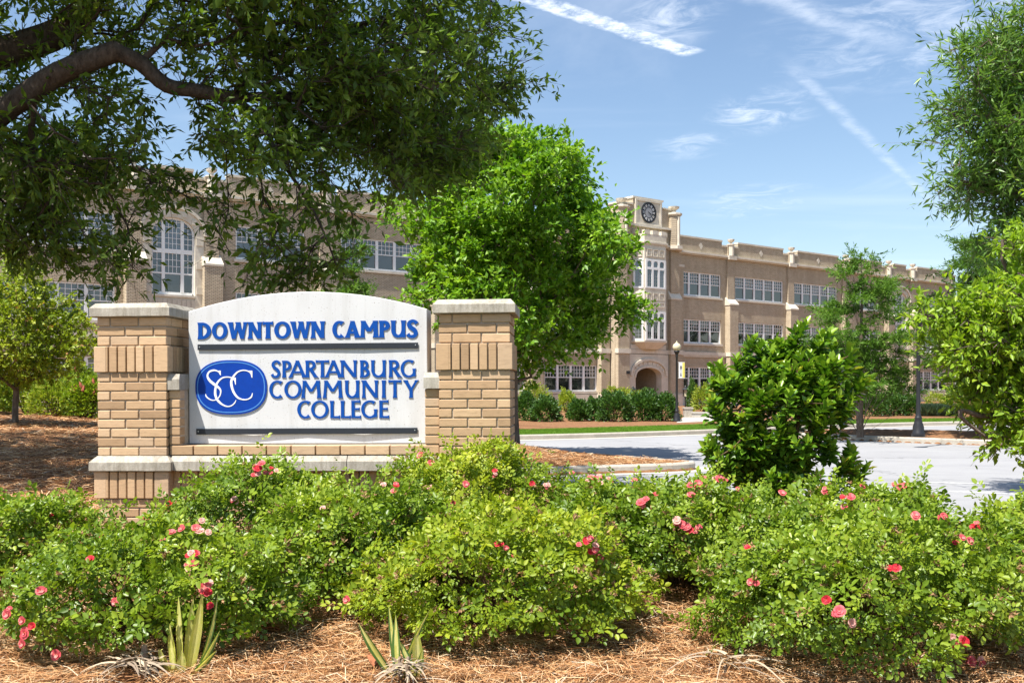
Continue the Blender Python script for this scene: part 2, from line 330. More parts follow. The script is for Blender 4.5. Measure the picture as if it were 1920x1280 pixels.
def grid(x0, x1, y0, y1, st, fn, keep=None):
    xs = np.arange(x0, x1 + st / 2, st); ys = np.arange(y0, y1 + st / 2, st); X, Y = np.meshgrid(xs, ys)
    Z = fn(X.ravel(), Y.ravel()); V = np.stack([X.ravel(), Y.ravel(), Z], 1); nx = len(xs)
    i = np.arange((len(xs) - 1) * (len(ys) - 1)); q = i // (nx - 1) * nx + i % (nx - 1)
    Fq = np.stack([q, q + 1, q + nx + 1, q + nx], 1)
    Fq = Fq[(Z[Fq].max(1) > -0.2)]
    return V, Fq
V, Fq = grid(-30, 16, -3, 26, 0.16, gz)
tag(link('planting_bed', mesh_np('planting_bed', V, Fq, M['mulch'], smooth=True)), 'sloping bed of orange brown pine straw round the sign', 'planting bed', kind='structure')
def sheet(name, pts, z, mat, label, cat):
    m = MB(); m.add([(x, y, z) for x, y in pts], [tuple(range(len(pts)))]); return tag(m.build(name, mat), label, cat, kind='structure')
sheet('ground', [(-900, -300), (900, -300), (900, 1800), (-900, 1800)], -0.06, M['land'], 'flat land reaching to the horizon', 'ground')
sheet('road', [(-70, -12), (110, -12), (110, 60), (-70, 60)], 0.0, M['asphalt'], 'pale sun-bleached asphalt drive and car park', 'road')
def kerb(name, line, w, h, label, closed=False, side=1):
    n = len(line); P = [Vector((x, y)) for x, y in line]; off = []
    for i in range(n):
        a = P[(i - 1) % n] if (closed or i) else P[i]; b = P[(i + 1) % n] if (closed or i < n - 1) else P[i]
        t = (b - a).normalized(); off.append(Vector((-t.y, t.x)) * side)
    pr = [(0.0, -0.02), (0.0, h * 0.8), (0.02, h), (w, h + 0.004), (w, -0.02)]
    m = MB(); k = len(pr); vs = [(P[i].x - off[i].x * (w * .5 - r), P[i].y - off[i].y * (w * .5 - r), z) for i in range(n) for r, z in pr]
    fs = [(i * k + j, ((i + 1) % n) * k + j, ((i + 1) % n) * k + j + 1, i * k + j + 1) for i in range(n if closed else n - 1) for j in range(k - 1)]
    m.add(vs, fs); return tag(m.build(name, M['kerb']), label, 'kerb', kind='structure')
kerb('kerb', kerb_line, 0.17, 0.15, 'grey concrete kerb curving round the pine straw bed')
# gutter apron at the island tip
# second island, with the lamp and two feathery trees
ISL = chaikin([(8.9, 31.6), (9.6, 30.6), (12.9, 27.0), (18.5, 24.6), (24, 23.6), (24, 27.2), (18, 28.4), (13.5, 30.2), (10.6, 32.6), (9.4, 33.0)], 3, True)
def iz(x, y):
    P = np.stack([x, y], 1); d = seg_dist(P, ISL); return np.where(inside(P, ISL), 0.12 + 0.22 * smooth(0.0, 1.5, d) + 0.012*np.sin(8*x)*np.sin(7*y), 0.12 - smooth(0, .35, d) * .4)
V, Fq = grid(8, 25, 22.6, 34, 0.2, iz)
tag(link('island_bed', mesh_np('island_bed', V, Fq, M['mulch'], smooth=True)), 'narrow car park island mounded with orange pine straw', 'planting bed', kind='structure')
kerb('kerb', ISL, 0.17, 0.15, 'concrete kerb round the narrow car park island', True, 1)
# far side: kerb, lawn, mulch, walk
FK = chaikin([(-60, 40), (-30, 34), (-15, 31), (-6, 29.2), (0.1, 29.6), (6.55, 33.6), (14.1, 39.6), (18.7, 41.8), (32, 47), (60, 58), (110, 74)], 2)
def offs(line, d):
    P = [Vector(p) for p in line]; out = []
    for i in range(len(P)):
        t = (P[min(i + 1, len(P) - 1)] - P[max(i - 1, 0)]).normalized(); out.append((P[i].x - t.y * d, P[i].y + t.x * d))
    return out
def band(name, l0, l1, z, mat, label, cat):
    m = MB(); n = len(l0); m.add([(x, y, z) for x, y in l0] + [(x, y, z) for x, y in l1], [(i, i + 1, n + i + 1, n + i) for i in range(n - 1)])
    return tag(m.build(name, mat), label, cat, kind='structure')
kerb('kerb', FK, 0.17, 0.15, 'long concrete kerb between the drive and the lawn')
L0, L1, L2 = offs(FK, 0.07), offs(FK, 3.6), offs(FK, 60)
band('lawn', L0, L1, 0.13, M['lawn'], 'strip of mown green lawn beside the drive', 'lawn')
band('border', L1, L2, 0.126, M['mulch'], 'pine straw border in front of the building', 'planting bed')
band('gutter', offs(FK, -0.5), offs(FK, -0.08), 0.006, M['walk'], 'pale concrete gutter along the far kerb', 'gutter')
band('gutter', offs(kerb_line, -0.42), offs(kerb_line, -0.08), 0.006, M['walk'], 'pale concrete gutter along the near kerb', 'gutter')
for x0, y0, x1, y1 in ((1600, 942, 1760, 951), (1780, 921, 1925, 927), (1690, 903, 1920, 908)):
    a = at(x0, y0, 0); b = at(x1, y1, 0); d = (b - a).normalized(); n_ = Vector((-d.y, d.x, 0)) * 0.045
    m = MB(); m.add([(p.x, p.y, 0.004) for p in (a - n_, b - n_, b + n_, a + n_)], [(0, 1, 2, 3)]); tag(m.build('parking_line', M['paint']), 'worn white parking line painted on the asphalt', 'road marking', kind='structure')

# ------------------------------------------------------------------ the brick sign
SA = R(3.6); SO = Vector((-1.522, 7.43)); SG = 0.50
sign = empty('monument_sign', (SO.x, SO.y, SG)); sign.rotation_euler = (0, R(-0.32), -SA)
tag(sign, 'brick monument sign with white speckled panel, blue lettering and two capped pillars', 'sign')
def sx(px, yl):
    u = (px - 960) / F; c, s_ = math.cos(SA), math.sin(SA)
    return (u * (SO.y + yl * c) - SO.x - yl * s_) / (c + u * s_)
CW = 0.0680
Z_CAP, Z_S1, Z_S0, Z_L1, Z_L0, Z_B1 = [z - SG for z in (2.121, 1.909, 1.7105, 1.0985, 0.991, 0.785)]
_bm = {}
def brick(parent, dx, dz, dy, loc, rz=0.0):
    k = (round(dx, 4), round(dy, 4), round(dz, 4))
    if k not in _bm: _bm[k] = bevel_box(dx, dy, dz, 0.004).mesh('brick', M['sbrick'])
    o = link('brick', _bm[k], parent, loc, rz + random.uniform(-.006, .006)); return o
def pillar(x0, x1):
    L = x1 - x0; xc = (x0 + x1) / 2; yf = -0.195; yc = yf + L / 2; J = 0.0095
    core = MB().box(xc - L/2 + .011, xc + L/2 - .011, yf + .011, yf + L - .011, -0.15, Z_CAP + .001)
    p = core.build('pillar', M['mortar'], sign)
    rest = MB()
    # four sides: (angle, visible)
    sides = [(0, True), (math.pi / 2, True), (math.pi, False), (-math.pi / 2, False)]
    def put(side, along, out, z, dx, dz, dy):
        ang, vis = sides[side]; c, s_ = math.cos(ang), math.sin(ang)
        lx, ly = along, -(L / 2 + out)
        pos = (xc + lx * c - ly * s_, yc + lx * s_ + ly * c, z)
        if vis: brick(p, dx, dz, dy, pos, ang)
        else:
            b = bevel_box(dx, dy, dz, 0.004)
            rest.add([(pos[0] + v[0] * c - v[1] * s_, pos[1] + v[0] * s_ + v[1] * c, pos[2] + v[2]) for v in b.v], b.f)
    def course(z, par, CW=CW):
        bl = (L - 0.092 - 2 * J) / 2; h = CW - J
        for sd in range(4):
            for k in range(2):
                a = -L/2 + 0.092 + J + bl/2 + k * (bl + J)
                put(sd, a if par else -a, random.uniform(-.0015, .0015), z + CW / 2, bl, h, 0.092)
    def soldier(z0, z1, prj):
        n = 5; cw = 0.088 + prj; iw = (L + 2 * prj - 2 * cw - 6 * J) / n; h = z1 - z0 - J
        for sd in range(4):
            put(sd, L/2 + prj - cw/2, prj, (z0 + z1) / 2, cw, h, 0.092)
            if sd == 0: pass
            for k in range(n): put(sd, -L/2 - prj + cw + J + iw/2 + k * (iw + J), prj + random.uniform(-.002, .002), (z0 + z1) / 2, iw, h, 0.06)
            put(sd, -L/2 - prj + cw/2 + .0005, prj - .0012, (z0 + z1) / 2, cw - .001, h - .002, 0.088)
    ct = (Z_CAP - Z_S1) / 3
    for k in range(3): course(Z_S1 + k * ct, k % 2 == 0, ct)
    soldier(Z_S0, Z_S1, 0.018)
    for k in range(9): course(Z_L1 + k * CW, k % 2 == 0)
    soldier(Z_B1, Z_L0, 0.020)
    for k in range(5): course(Z_B1 - (k + 1) * CW, k % 2 == 1)
    tag(rest.build('rear_bricks', M['sbrick'], p), kind='stuff')
    def slab(name, z0, zm, z1, o, ch):
        m = MB(); a, b = x0 - o, x1 + o; c, d = yf - o, yf + L + o; n = 10
        def rr(i, z, jit=0.0):
            pts = []
            for (ax, ay, bx, by) in ((a+i, c+i, b-i, c+i), (b-i, c+i, b-i, d-i), (b-i, d-i, a+i, d-i), (a+i, d-i, a+i, c+i)):
                for k in range(n):
                    t = k / n; pts.append((ax + (bx-ax)*t + random.uniform(-jit, jit), ay + (by-ay)*t + random.uniform(-jit, jit), z + random.uniform(-jit, jit)))
            return pts
        m.loft([rr(.004, z0, .0015), rr(0, z0 + .004, .0012), rr(0, zm - .003, .0012), rr(.004, zm + .002, .001), rr(ch - .004, z1 - .002, .001), rr(ch, z1, .0004)])
        return m.build(name, M['cast'], p)
    slab('cap', Z_CAP, Z_CAP + .066, Z_CAP + .100, 0.040, 0.036)
    slab('ledge', Z_L0, Z_L0 + .067, Z_L1 + .002, 0.046, 0.044)
    return p
pl0, pl1 = sx(184, -.195), sx(317, -.195); pr0, pr1 = sx(825.6, -.195), sx(958.5, -.195)
pl1 = pl0 + 0.5215; pr0 = pr1 - 0.515
pillar(pl0, pl1); pillar(pr0, pr1)
PW = 0.905; PZ = 1.178 - SG; PH = 0.992
# base wall between the pillars
wx0, wx1 = pl1 + .002, pr0 - .002
bw = MB().box(wx0, wx1, -.09, 0.30, -0.15, PZ - .006).build('base_wall', M['mortar'], sign)
n = 11; wl = (wx1 - wx0) / n
for k in range(n): brick(bw, wl - .0095, (PZ - Z_L1) - .012, .092, (wx0 + wl * (k + .5), -.160, (PZ + Z_L1) / 2))
for k in range(30):
    w_ = (wx1 - wx0) / 30; brick(bw, w_ - .0095, Z_L0 - Z_B1 - .0095, .05, (wx0 + w_ * (k + .5), -.112 + random.uniform(-.002, .002), (Z_L0 + Z_B1) / 2))
for j in range(4):
    for k in range(10):
        w_ = (wx1 - wx0) / 10; brick(bw, w_ - .0095 , CW - .0095, .05, (wx0 + w_ * (k + .5), -.100, Z_B1 - CW * (j + .5)))
n = 3; sl = (wx1 - wx0 - .04) / n
for k in range(n):
    a, b = wx0 + .02 + k * sl + .003, wx0 + .02 + (k + 1) * sl - .003; m = MB()
    pr = [(-.190, Z_L0), (-.190, Z_L0 + .067), (-.162, Z_L1 - .001), (.34, Z_L1 - .001), (.34, Z_L0)]
    if k == 0 : pass
    m.add([(a, y, z) for y, z in pr] + [(b, y, z) for y, z in pr], [(4, 3, 2, 1, 0), (5, 6, 7, 8, 9)] + [(i, (i + 1) % 5, (i + 1) % 5 + 5, i + 5) for i in range(5)])
    m.build('ledge_stone', M['cast'], bw)
# low brick stubs beside the panel
for (a, b) in ((pl1 + .001, -PW - .001), (PW + .001, pr0 - .001)):
    st = MB().box(a + .004, b - .004, -.150, .20, PZ - .002, 1.583 - SG).build('stub', M['mortar'], sign)
    zz = PZ + .0; nC = 6; ch = (1.583 - SG - PZ) / nC
    for k in range(nC): brick(st, b - a - .004, ch - .0095, .09, ((a + b) / 2, -.160, PZ + ch * (k + .5)))
    m = MB(); c0, c1 = a - .012, b + .003
    if a > 0: c0, c1 = a - .003, b + .004
    z0 = 1.584 - SG; m.loft([[(c0, -.186, z0), (c1, -.186, z0), (c1, .22, z0), (c0, .22, z0)], [(c0, -.186, z0 + .078), (c1, -.186, z0 + .078), (c1, .22, z0 + .078), (c0, .22, z0 + .078)],
        [(c0 + .006, -.160, z0 + .116), (c1 - .006, -.160, z0 + .116), (c1 - .006, .20, z0 + .116), (c0 + .006, .20, z0 + .116)]]); m.build('stub_cap', M['cast'], st)
# panel with an arched top
def pxz(px, py):
    t = (px - 350) / 455.0; yb = 831.7 - 1.1 * t; yt = 584.5 - 5.5 * t
    return (-PW + t * 2 * PW, PZ + (yb - py) / (yb - yt) * PH)
pts = [(-PW, PZ), (PW, PZ)]
for k in range(41):
    t = 1 - 2 * k / 40; pts.append((PW * t, PZ + PH + 0.139 * (1 - t * t) ** 1.0))
pm = MB(); n = len(pts); e = 0.006
ins = []
cx_, cz_ = 0, PZ + PH / 2
for x, z in pts: d = math.hypot(x - cx_, z - cz_); ins.append((x - (x - cx_) / d * e, z - (z - cz_) / d * e))
pm.add([(x, 0, z) for x, z in ins] + [(x, e, z) for x, z in pts] + [(x, .2, z) for x, z in pts],
       [tuple(range(n))] + [(i + n, (i + 1) % n + n, (i + 1) % n, i) for i in range(n)] + [(i + 2*n, (i + 1) % n + 2*n, (i + 1) % n + n, i + n) for i in range(n)] + [tuple(range(3*n - 1, 2*n - 1, -1))])
panel = pm.build('panel', M['panel'], sign)
# --- lettering: flared strokes
class Gl:
    def __init__(s): s.m = MB(); s.k = 0
    def poly(s, pts, y0, y1):
        ar = sum(pts[i][0] * pts[(i+1) % len(pts)][1] - pts[(i+1) % len(pts)][0] * pts[i][1] for i in range(len(pts)))
        s.m.prism_xz(pts if ar > 0 else pts[::-1], y0, y1)
    def ribbon(s, left, right, y0, y1, closed=False):
        n = len(left); vs = [(p[0], y, p[1]) for y in (y0, y1) for L_ in (left, right) for p in L_]; fs = []
        for i in range(n if closed else n - 1):
            j = (i + 1) % n; q = [(i, n+i, n+j, j), (2*n+i, 2*n+j, 3*n+j, 3*n+i), (i, j, 2*n+j, 2*n+i), (n+i, 3*n+i, 3*n+j, n+j)]; fs += q
        if not closed: fs += [(0, 2*n, 3*n, n), (n-1, 2*n-1, 4*n-1, 3*n-1)]
        s.m.add(vs, fs)
def crom(P, per=8):
    P = [np.array(p, float) for p in P]; out = []
    for i in range(len(P) - 1):
        a = P[max(i-1, 0)]; b = P[i]; c = P[i+1]; d = P[min(i+2, len(P)-1)]
        for k in range(per):
            t = k / per; out.append(.5*((2*b)+(c-a)*t+(2*a-5*b+4*c-d)*t*t+(3*b-a-3*c+d)*t**3))
    out.append(P[-1]); return out
def glyph(ch, Wd, w):
    """stroke list for a unit-high letter: ('s',p0,p1,width,flare0,flare1,cut) or ('r',points,widths,closed)"""
    t = w * 0.62; o = []
    def st(x, z0=0., z1=1., ww=w, f0=.38, f1=.38): o.append(('s', (x, z0), (x, z1), ww, f0, f1, 'h'))
    def dg(p0, p1, ww=w, f0=.2, f1=.2): o.append(('s', p0, p1, ww, f0, f1, 'h'))
    def bar(p0, p1, ww=t, f0=0., f1=.9): o.append(('s', p0, p1, ww, f0, f1, 'v'))
    def arc(cx, cz, rx, rz, a0, a1, w0=t, w1=w, ends=0.0, closed=False):
        n = 36; P = []; Ws = []
        for k in range(n if closed else n + 1):
            u = k / n; a = R(a0 + (a1 - a0) * u); P.append((cx + rx * math.cos(a), cz + rz * math.sin(a)))
            ww = w0 + (w1 - w0) * abs(math.cos(a)) ** 1.5
            if ends: ww *= 1 + ends * (max(0, 1 - u / .12) ** 1.5 + max(0, (u - .88) / .12) ** 1.5)
            Ws.append(ww)
        o.append(('r', P, Ws, closed))
    def bowl(xs, z0, z1, xr, w1=w):
        rz = (z1 - z0) / 2 - t / 2; cz = (z0 + z1) / 2; rx = min(rz * 1.1, xr - w1 / 2 - xs); cx = xr - w1 / 2 - rx
        P = [(xs, cz - rz)]; Ws = [t]
        for k in range(25):
            a = R(-90 + 180 * k / 24); P.append((cx + rx * math.cos(a), cz + rz * math.sin(a))); Ws.append(t + (w1 - t) * abs(math.cos(a)) ** 1.3)
        P.append((xs, cz + rz)); Ws.append(t); o.append(('r', P, Ws, False))
    x0 = w * .62
    if ch == 'D': st(x0); bowl(x0, 0, 1, Wd)
    elif ch == 'O': arc(Wd/2, .5, Wd/2 - w/2, .515 - t/2, 0, 360, closed=True)
    elif ch == 'C': arc(Wd*.56, .5, Wd*.56 - w/2, .515 - t/2, 52, 308, ends=.5)
    elif ch == 'G': arc(Wd*.54, .5, Wd*.54 - w/2, .515 - t/2, 52, 325, ends=.35); st(Wd - w*.62, .04, .5, w*.9, 0, .4)
    elif ch == 'S':
        P = [(.90,.80),(.74,.925),(.50,.955),(.24,.87),(.19,.71),(.40,.56),(.66,.44),(.80,.27),(.70,.10),(.44,.045),(.22,.08),(.07,.20)]
        Q = crom([(p[0]*Wd, p[1]) for p in P], 5); n = len(Q); o.append(('r', [tuple(q) for q in Q], [t*1.05 + (w - t*1.05) * math.sin(math.pi*i/(n-1))**2 + t*.5*(max(0,1-i/6)+max(0,(i-n+7)/6)) for i in range(n)], False))
    elif ch == 'A': dg((w*.42, 0), (Wd*.5, 1), w*.8, .55, .05); dg((Wd - w*.5, 0), (Wd*.48, 1), w, .5, .05); bar((Wd*.2, .31), (Wd*.8, .31), t, 0, 0)
    elif ch == 'M': dg((w*.45, 0), (Wd*.15, 1), w*.85, .5, .25); dg((Wd*.14, 1), (Wd*.5, .36), w*.95, .1, 0); dg((Wd*.86, 1), (Wd*.5, .36), w*.75, .1, 0); dg((Wd - w*.5, 0), (Wd*.85, 1), w, .5, .25)
    elif ch == 'N': st(w*.5, ww=w*.8, f0=.7); dg((w*.45, 1), (Wd - w*.55, .02), w, .3, 0); st(Wd - w*.5, ww=w*.8, f0=0., f1=.7)
    elif ch == 'W': dg((w*.4, 1), (Wd*.29, 0), w, .35, 0); dg((Wd*.29, 0), (Wd*.53, 1), w*.7, 0, .5); dg((Wd*.50, 1), (Wd*.75, 0), w, .25, 0); dg((Wd*.75, 0), (Wd - w*.35, 1), w*.7, 0, .5)
    elif ch == 'T': st(Wd/2, f1=0); bar((0.01, 1 - t*.55), (Wd - .01, 1 - t*.55), t, .55, .55)
    elif ch == 'P': st(x0); bowl(x0, .42, 1, Wd)
    elif ch == 'R': st(x0); bowl(x0, .46, 1, Wd*.84); dg((Wd*.42, .5), (Wd - w*.5, 0), w, 0, .35)
    elif ch == 'B': st(x0); bowl(x0, .48, 1, Wd*.88, w*.9); bowl(x0, 0, .55, Wd)
    elif ch == 'U':
        rx = Wd/2 - w*.5; P = [(w*.5, 1), (w*.5, .42)] + [(Wd/2 - rx*math.cos(R(a)), .42 - (.43 - t/2)*math.sin(R(a))) for a in range(10, 171, 10)] + [(Wd - w*.5, .42), (Wd - w*.5, .46)]
        o.append(('r', P, [w] * 2 + [t + (w - t) * abs(math.cos(R(a))) for a in range(10, 171, 10)] + [w*.9] * 2, False)); st(w*.5, .5, 1, w, 0, .4); st(Wd - w*.5, 0.0, 1, w*.9, .25, .4)
    elif ch == 'Y': st(Wd/2, 0, .5, w, .4, 0); dg((Wd*.06 + w*.2, 1), (Wd*.51, .42), w, .35, 0); dg((Wd*.94 - w*.1, 1), (Wd*.49, .42), w*.7, .45, 0)
    elif ch == 'I': st(Wd/2)
    elif ch == 'L': st(x0, f0=.1); bar((x0, t*.5), (Wd, t*.5), t, 0, 1.0)
    elif ch == 'E': st(x0, f0=.1, f1=.1); bar((x0, t*.5), (Wd, t*.5), t, 0, .9); bar((x0, .52), (Wd*.86, .52), t*.9, 0, .6); bar((x0, 1 - t*.5), (Wd*.94, 1 - t*.5), t, 0, .9)
    return o
def put_letter(ch, px0, px1, pyt, pyb, wt, mat, depth=.0062, gap=.0):
    x0, z0 = pxz(px0, pyb); x1, _ = pxz(px1, pyb); _, z1 = pxz(px0, pyt); H = z1 - z0; Wd = (x1 - x0) / H; g = Gl(); k = 0
    for s_ in glyph(ch, Wd, wt):
        d = depth + .0002 * k; k += 1
        if s_[0] == 's':
            _, p0, p1, w, f0, f1, cut = s_; p0 = np.array(p0); p1 = np.array(p1); L = np.linalg.norm(p1 - p0); dr = (p1 - p0) / L
            N = (np.array([1., 0]) if cut == 'h' else np.array([0., 1.])); w_ = w / max(.35, abs(dr[1] if cut == 'h' else dr[0])) if cut != 'h' or True else w
            A = []; B = []
            for i in range(13):
                t = i / 12; ww = w_ * (1 + f0 * max(0, 1 - t / .28) ** 2 + f1 * max(0, (t - .72) / .28) ** 2); c = p0 + (p1 - p0) * t
                A.append(c + N * ww / 2); B.append(c - N * ww / 2)
        else:
            _, P, Ws, closed = s_; P = [np.array(p, float) for p in P]; n = len(P); A = []; B = []
            for i in range(n):
                a = P[(i - 1) % n] if (closed or i) else P[i]; b = P[(i + 1) % n] if (closed or i < n - 1) else P[i]
                t = b - a; t /= np.linalg.norm(t) + 1e-9; N = np.array([-t[1], t[0]]); A.append(P[i] + N * Ws[i] / 2); B.append(P[i] - N * Ws[i] / 2)
        cl = s_[0] == 'r' and s_[3]
        g.ribbon([(x0 + p[0] * H, z0 + p[1] * H) for p in A], [(x0 + p[0] * H, z0 + p[1] * H) for p in B], -d - gap, -gap - .0003 - .0001 * k, cl)
    me = g.m.mesh('letter', mat); o = link('letter', me, panel); return o
def row(s_, xs, y0f, y1f, ox, oy, sc, wt):
    for ch, (a, b) in zip(s_, xs):
        mid = (a + b) / 2; put_letter(ch, ox + a / sc, ox + b / sc, oy + y0f(mid) / sc, oy + y1f(mid) / sc, wt, M['blue'])
row('DOWNTOWNCAMPUS', [(75,180),(187,310),(318,462),(472,577),(585,668),(675,803),(807,955),(962,1068),(1127,1225),(1228,1340),(1345,1480),(1488,1572),(1582,1692),(1703,1788)],
    lambda x: 103 - .0125 * (x - 75), lambda x: 230 - .0105 * (x - 75), 350, 580, 4.085, 0.255)
row('SPARTANBURG', [(165,268),(283,383),(357,540),(533,665),(643,788),(745,925),(912,1082),(1118,1222),(1238,1392),(1425,1557),(1550,1715)], lambda x: 92 - .006 * x, lambda x: 271 - .004 * x, 480, 660, 5.647, 0.185)
row('COMMUNITY', [(142,298),(305,490),(490,697),(722,928),(958,1108),(1140,1308),(1345,1395),(1418,1560),(1585,1735)], lambda x: 305 - .006 * x, lambda x: 489 - .004 * x, 480, 660, 5.647, 0.185)
row('COLLEGE', [(443,597),(592,780),(795,900),(908,1015),(1020,1125),(1128,1302),(1318,1425)], lambda x: 519 - .006 * x, lambda x: 701 - .004 * x, 480, 660, 5.647, 0.185)
# black bars, a little bowed away from the panel
for (xa, ya, xb, yb, th, bow) in ((368.5, 646, 788, 641.8, 10.6, (.004, .006, .003, .007, .003)), (365, 803.6, 786, 801.4, 10.8, (.002, .018, .005, .017, .003))):
    a = pxz(xa, ya); b = pxz(xb, yb); h = th / 250; g = MB(); n = 24; vs = []
    bw_ = np.interp(np.linspace(0, 1, n + 1), np.linspace(0, 1, 5), bow)
    for i in range(n + 1):
        t = i / n; x = a[0] + (b[0] - a[0]) * t; z = a[1] + (b[1] - a[1]) * t; y = -.003 - bw_[i]
        vs += [(x, y - .004, z - h), (x, y - .004, z), (x, y, z), (x, y, z - h)]
    fs = [(0, 1, 2, 3), (4*n+3, 4*n+2, 4*n+1, 4*n)] + [(4*i+j, 4*i+(j+1) % 4, 4*i+4+(j+1) % 4, 4*i+4+j)[::-1] for i in range(n) for j in range(4)]
    g.add(vs, fs); g.build('black_bar', M['bar'], panel)
    for (px, py, e_) in ((xa + 4, ya + 5, 0), (xb - 5, yb + 4.5, n)):
        q = pxz(px, py); s_ = MB(); y = -.007 - bw_[e_] - .0005; s_.prism_xz([(q[0] + .0042 * math.cos(2*math.pi*i/8), q[1] + .0042 * math.sin(2*math.pi*i/8)) for i in range(8)], y - .003, y); s_.build('screw', M['screw'], panel)
# emblem
ec = pxz(432.2, 726); er = (68.5 / 251, 50.8 / 249.5)
def sup(rx, rz, n=72, e=2.45):
    return [(ec[0] + rx * math.copysign(abs(math.cos(2*math.pi*i/n)) ** (2/e), math.cos(2*math.pi*i/n)), ec[1] + rz * math.copysign(abs(math.sin(2*math.pi*i/n)) ** (2/e), math.sin(2*math.pi*i/n))) for i in range(n)]
g = MB(); g.prism_xz(sup(*er), -.0085, -.0005); g.build('emblem', M['emblue'], panel)
g = Gl(); g.ribbon(sup(er[0] - .0205, er[1] - .0195), sup(er[0] - .0135, er[1] - .0125), -.0098, -.0086, True); link('emblem_ring', g.m.mesh('emblem_ring', M['ltblue']), panel)
def eq(p): return pxz(370 + p[0] / 11.64, 670 + p[1] / 11.64)
def script(P, Wf, serif):
    Q = crom([eq(p) for p in P], 8); n = len(Q); Ws = np.interp(np.linspace(0, 1, n), np.linspace(0, 1, len(Wf)), Wf) / 11.64 / 250; A = []; B = []
    for i in range(n):
        t = Q[min(i+1, n-1)] - Q[max(i-1, 0)]; t /= np.linalg.norm(t) + 1e-9; N = np.array([-t[1], t[0]]); A.append(Q[i] + N * Ws[i] / 2); B.append(Q[i] - N * Ws[i] / 2)
    script.k += 1; g = Gl(); d = .0100 + .0003 * script.k; g.ribbon(A, B, -d, -.0086); g.poly([eq(p) for p in serif], -d - .0002, -.0086); link('emblem_letter', g.m.mesh('emblem_letter', M['white']), panel)
script.k = 0
script([(482,372),(455,318),(395,288),(325,283),(240,318),(200,400),(240,492),(330,572),(430,642),(492,715),(485,810),(440,885),(380,925),(300,932),(215,892),(168,842),(157,795)], [14,22,28,40,36,40,52,58,50,34,26,22,20,22,26,30,10], [(445,290),(500,288),(500,395),(484,385),(470,325)])
script([(828,580),(812,505),(740,445),(640,428),(530,450),(435,535),(388,640),(372,780),(400,890),(470,980),(560,1042),(650,1068),(740,1048),(806,990),(838,930)], [20,30,24,24,30,40,46,52,50,46,30,24,22,24,12], [(770,440),(836,440),(836,600),(822,590),(800,500)])
script([(1194,430),(1172,345),(1100,296),(1000,281),(885,314),(795,400),(738,505),(742,625),(790,765),(870,868),(950,908),(1040,920),(1120,902),(1182,855),(1206,775)], [18,30,24,24,30,42,50,54,48,42,30,24,24,32,12], [(1090,288),(1206,290),(1206,445),(1190,440),(1165,345)])
# ------------------------------------------------------------------ the school building
TH = math.atan2(F, 2440.0)
bld = empty('school_building', (9.73, 76.07, 0.0), TH)
tag(bld, 'long three-storey tan brick school building with limestone trim, white windows and clock', 'building')
def cells(m, x0, x1, z0, z1, ops, y0, y1):
    xs = sorted({x0, x1, *[min(max(v, x0), x1) for o in ops for v in o[:2]]})
    for a, b in zip(xs, xs[1:]):
        if b - a < 1e-6: continue
        cut = sorted((o[2], o[3]) for o in ops if o[0] < (a + b) / 2 < o[1]); z = z0
        for c, d in cut:
            if c > z: m.box(a, b, y0, y1, z, c)
            z = max(z, d)
        if z < z1: m.box(a, b, y0, y1, z, z1)
    return m
ROWS = [(1.26, 3.2), (5.08, 7.0), (8.86, 10.78)]
BAYS = [(6.85, 4, 1.25), (14.3, 5, 1.27), (22.2, 5, 1.27), (29.9, 3, 1.42), (41.5, 4, 1.42)]
_wm = {}
def sash(xc, z0, z1, wd, y=0.13, split=False):
    h = z1 - z0; k = (round(wd, 3), round(h, 3)); fr = .075; mt = .03; up0 = h * .53
    if k not in _wm:
        m = MB(); hw = wd / 2
        m.box(-hw, -hw + fr + .02, -.06, .06, 0, h).box(hw - fr - .02, hw, -.06, .06, 0, h).box(-hw + fr + .02, hw - fr - .02, -.06, .06, h - fr, h).box(-hw + fr + .02, hw - fr - .02, -.08, .06, 0, fr + .03)
        m.box(-hw + fr + .02, hw - fr - .02, -.03, .05, up0 - .03, up0 + .03)
        iw = wd - 2 * fr - .04
        for i in (1, 2, 3): m.box(-iw/2 + iw * i / 4 - mt/2, -iw/2 + iw * i / 4 + mt/2, -.02, .03, up0 + .03, h - fr)
        uh = h - fr - up0 - .03
        for i in (1, 2):
            zz = up0 + .03 + uh * i / 3
            for j in range(4): m.box(-iw/2 + iw * j / 4 + (mt/2 if j else 0), -iw/2 + iw * (j+1) / 4 - (mt/2 if j < 3 else 0), -.018, .028, zz - mt/2, zz + mt/2)
        def pane(w_, h_): 
            return MB().add([(-w_/2, 0, 0), (w_/2, 0, 0), (w_/2, 0, h_), (-w_/2, 0, h_), (-w_/2, .008, 0), (w_/2, .008, 0), (w_/2, .008, h_), (-w_/2, .008, h_)], [(0,1,2,3),(4,7,6,5)]).mesh('pane', M['glass'])
        _wm[k] = (m.mesh('window', M['white_frame']), pane(iw + .01, up0 - fr - .05), pane(iw + .01, uh + .01), pane(iw / 4 - mt * .3, uh / 3 - mt * .3), iw, uh, up0, fr)
    W_, pl, pu, ps, iw, uh, up0, fr = _wm[k]
    w = link('window', W_, bld, (xc, y, z0))
    def tilt(o): o.rotation_euler = (R(random.uniform(-.35, .35)), 0, R(random.uniform(-.5, .5)))
    tilt(link('pane', pl, w, (0, .022, fr + .025)))
    if split:
        for i in range(4):
            for j in range(3): tilt(link('pane', ps, w, (-iw/2 + iw * (i + .5) / 4, .012, up0 + .03 + uh * j / 3 + mt * .15)))
    else: tilt(link('pane', pu, w, (0, .012, up0 + .028)))
    return w
ARC_U, ARC_W, ARC_Z0, ARC_SP, ARC_Z1 = 35.6, 1.2, 6.62, 9.95, 10.9
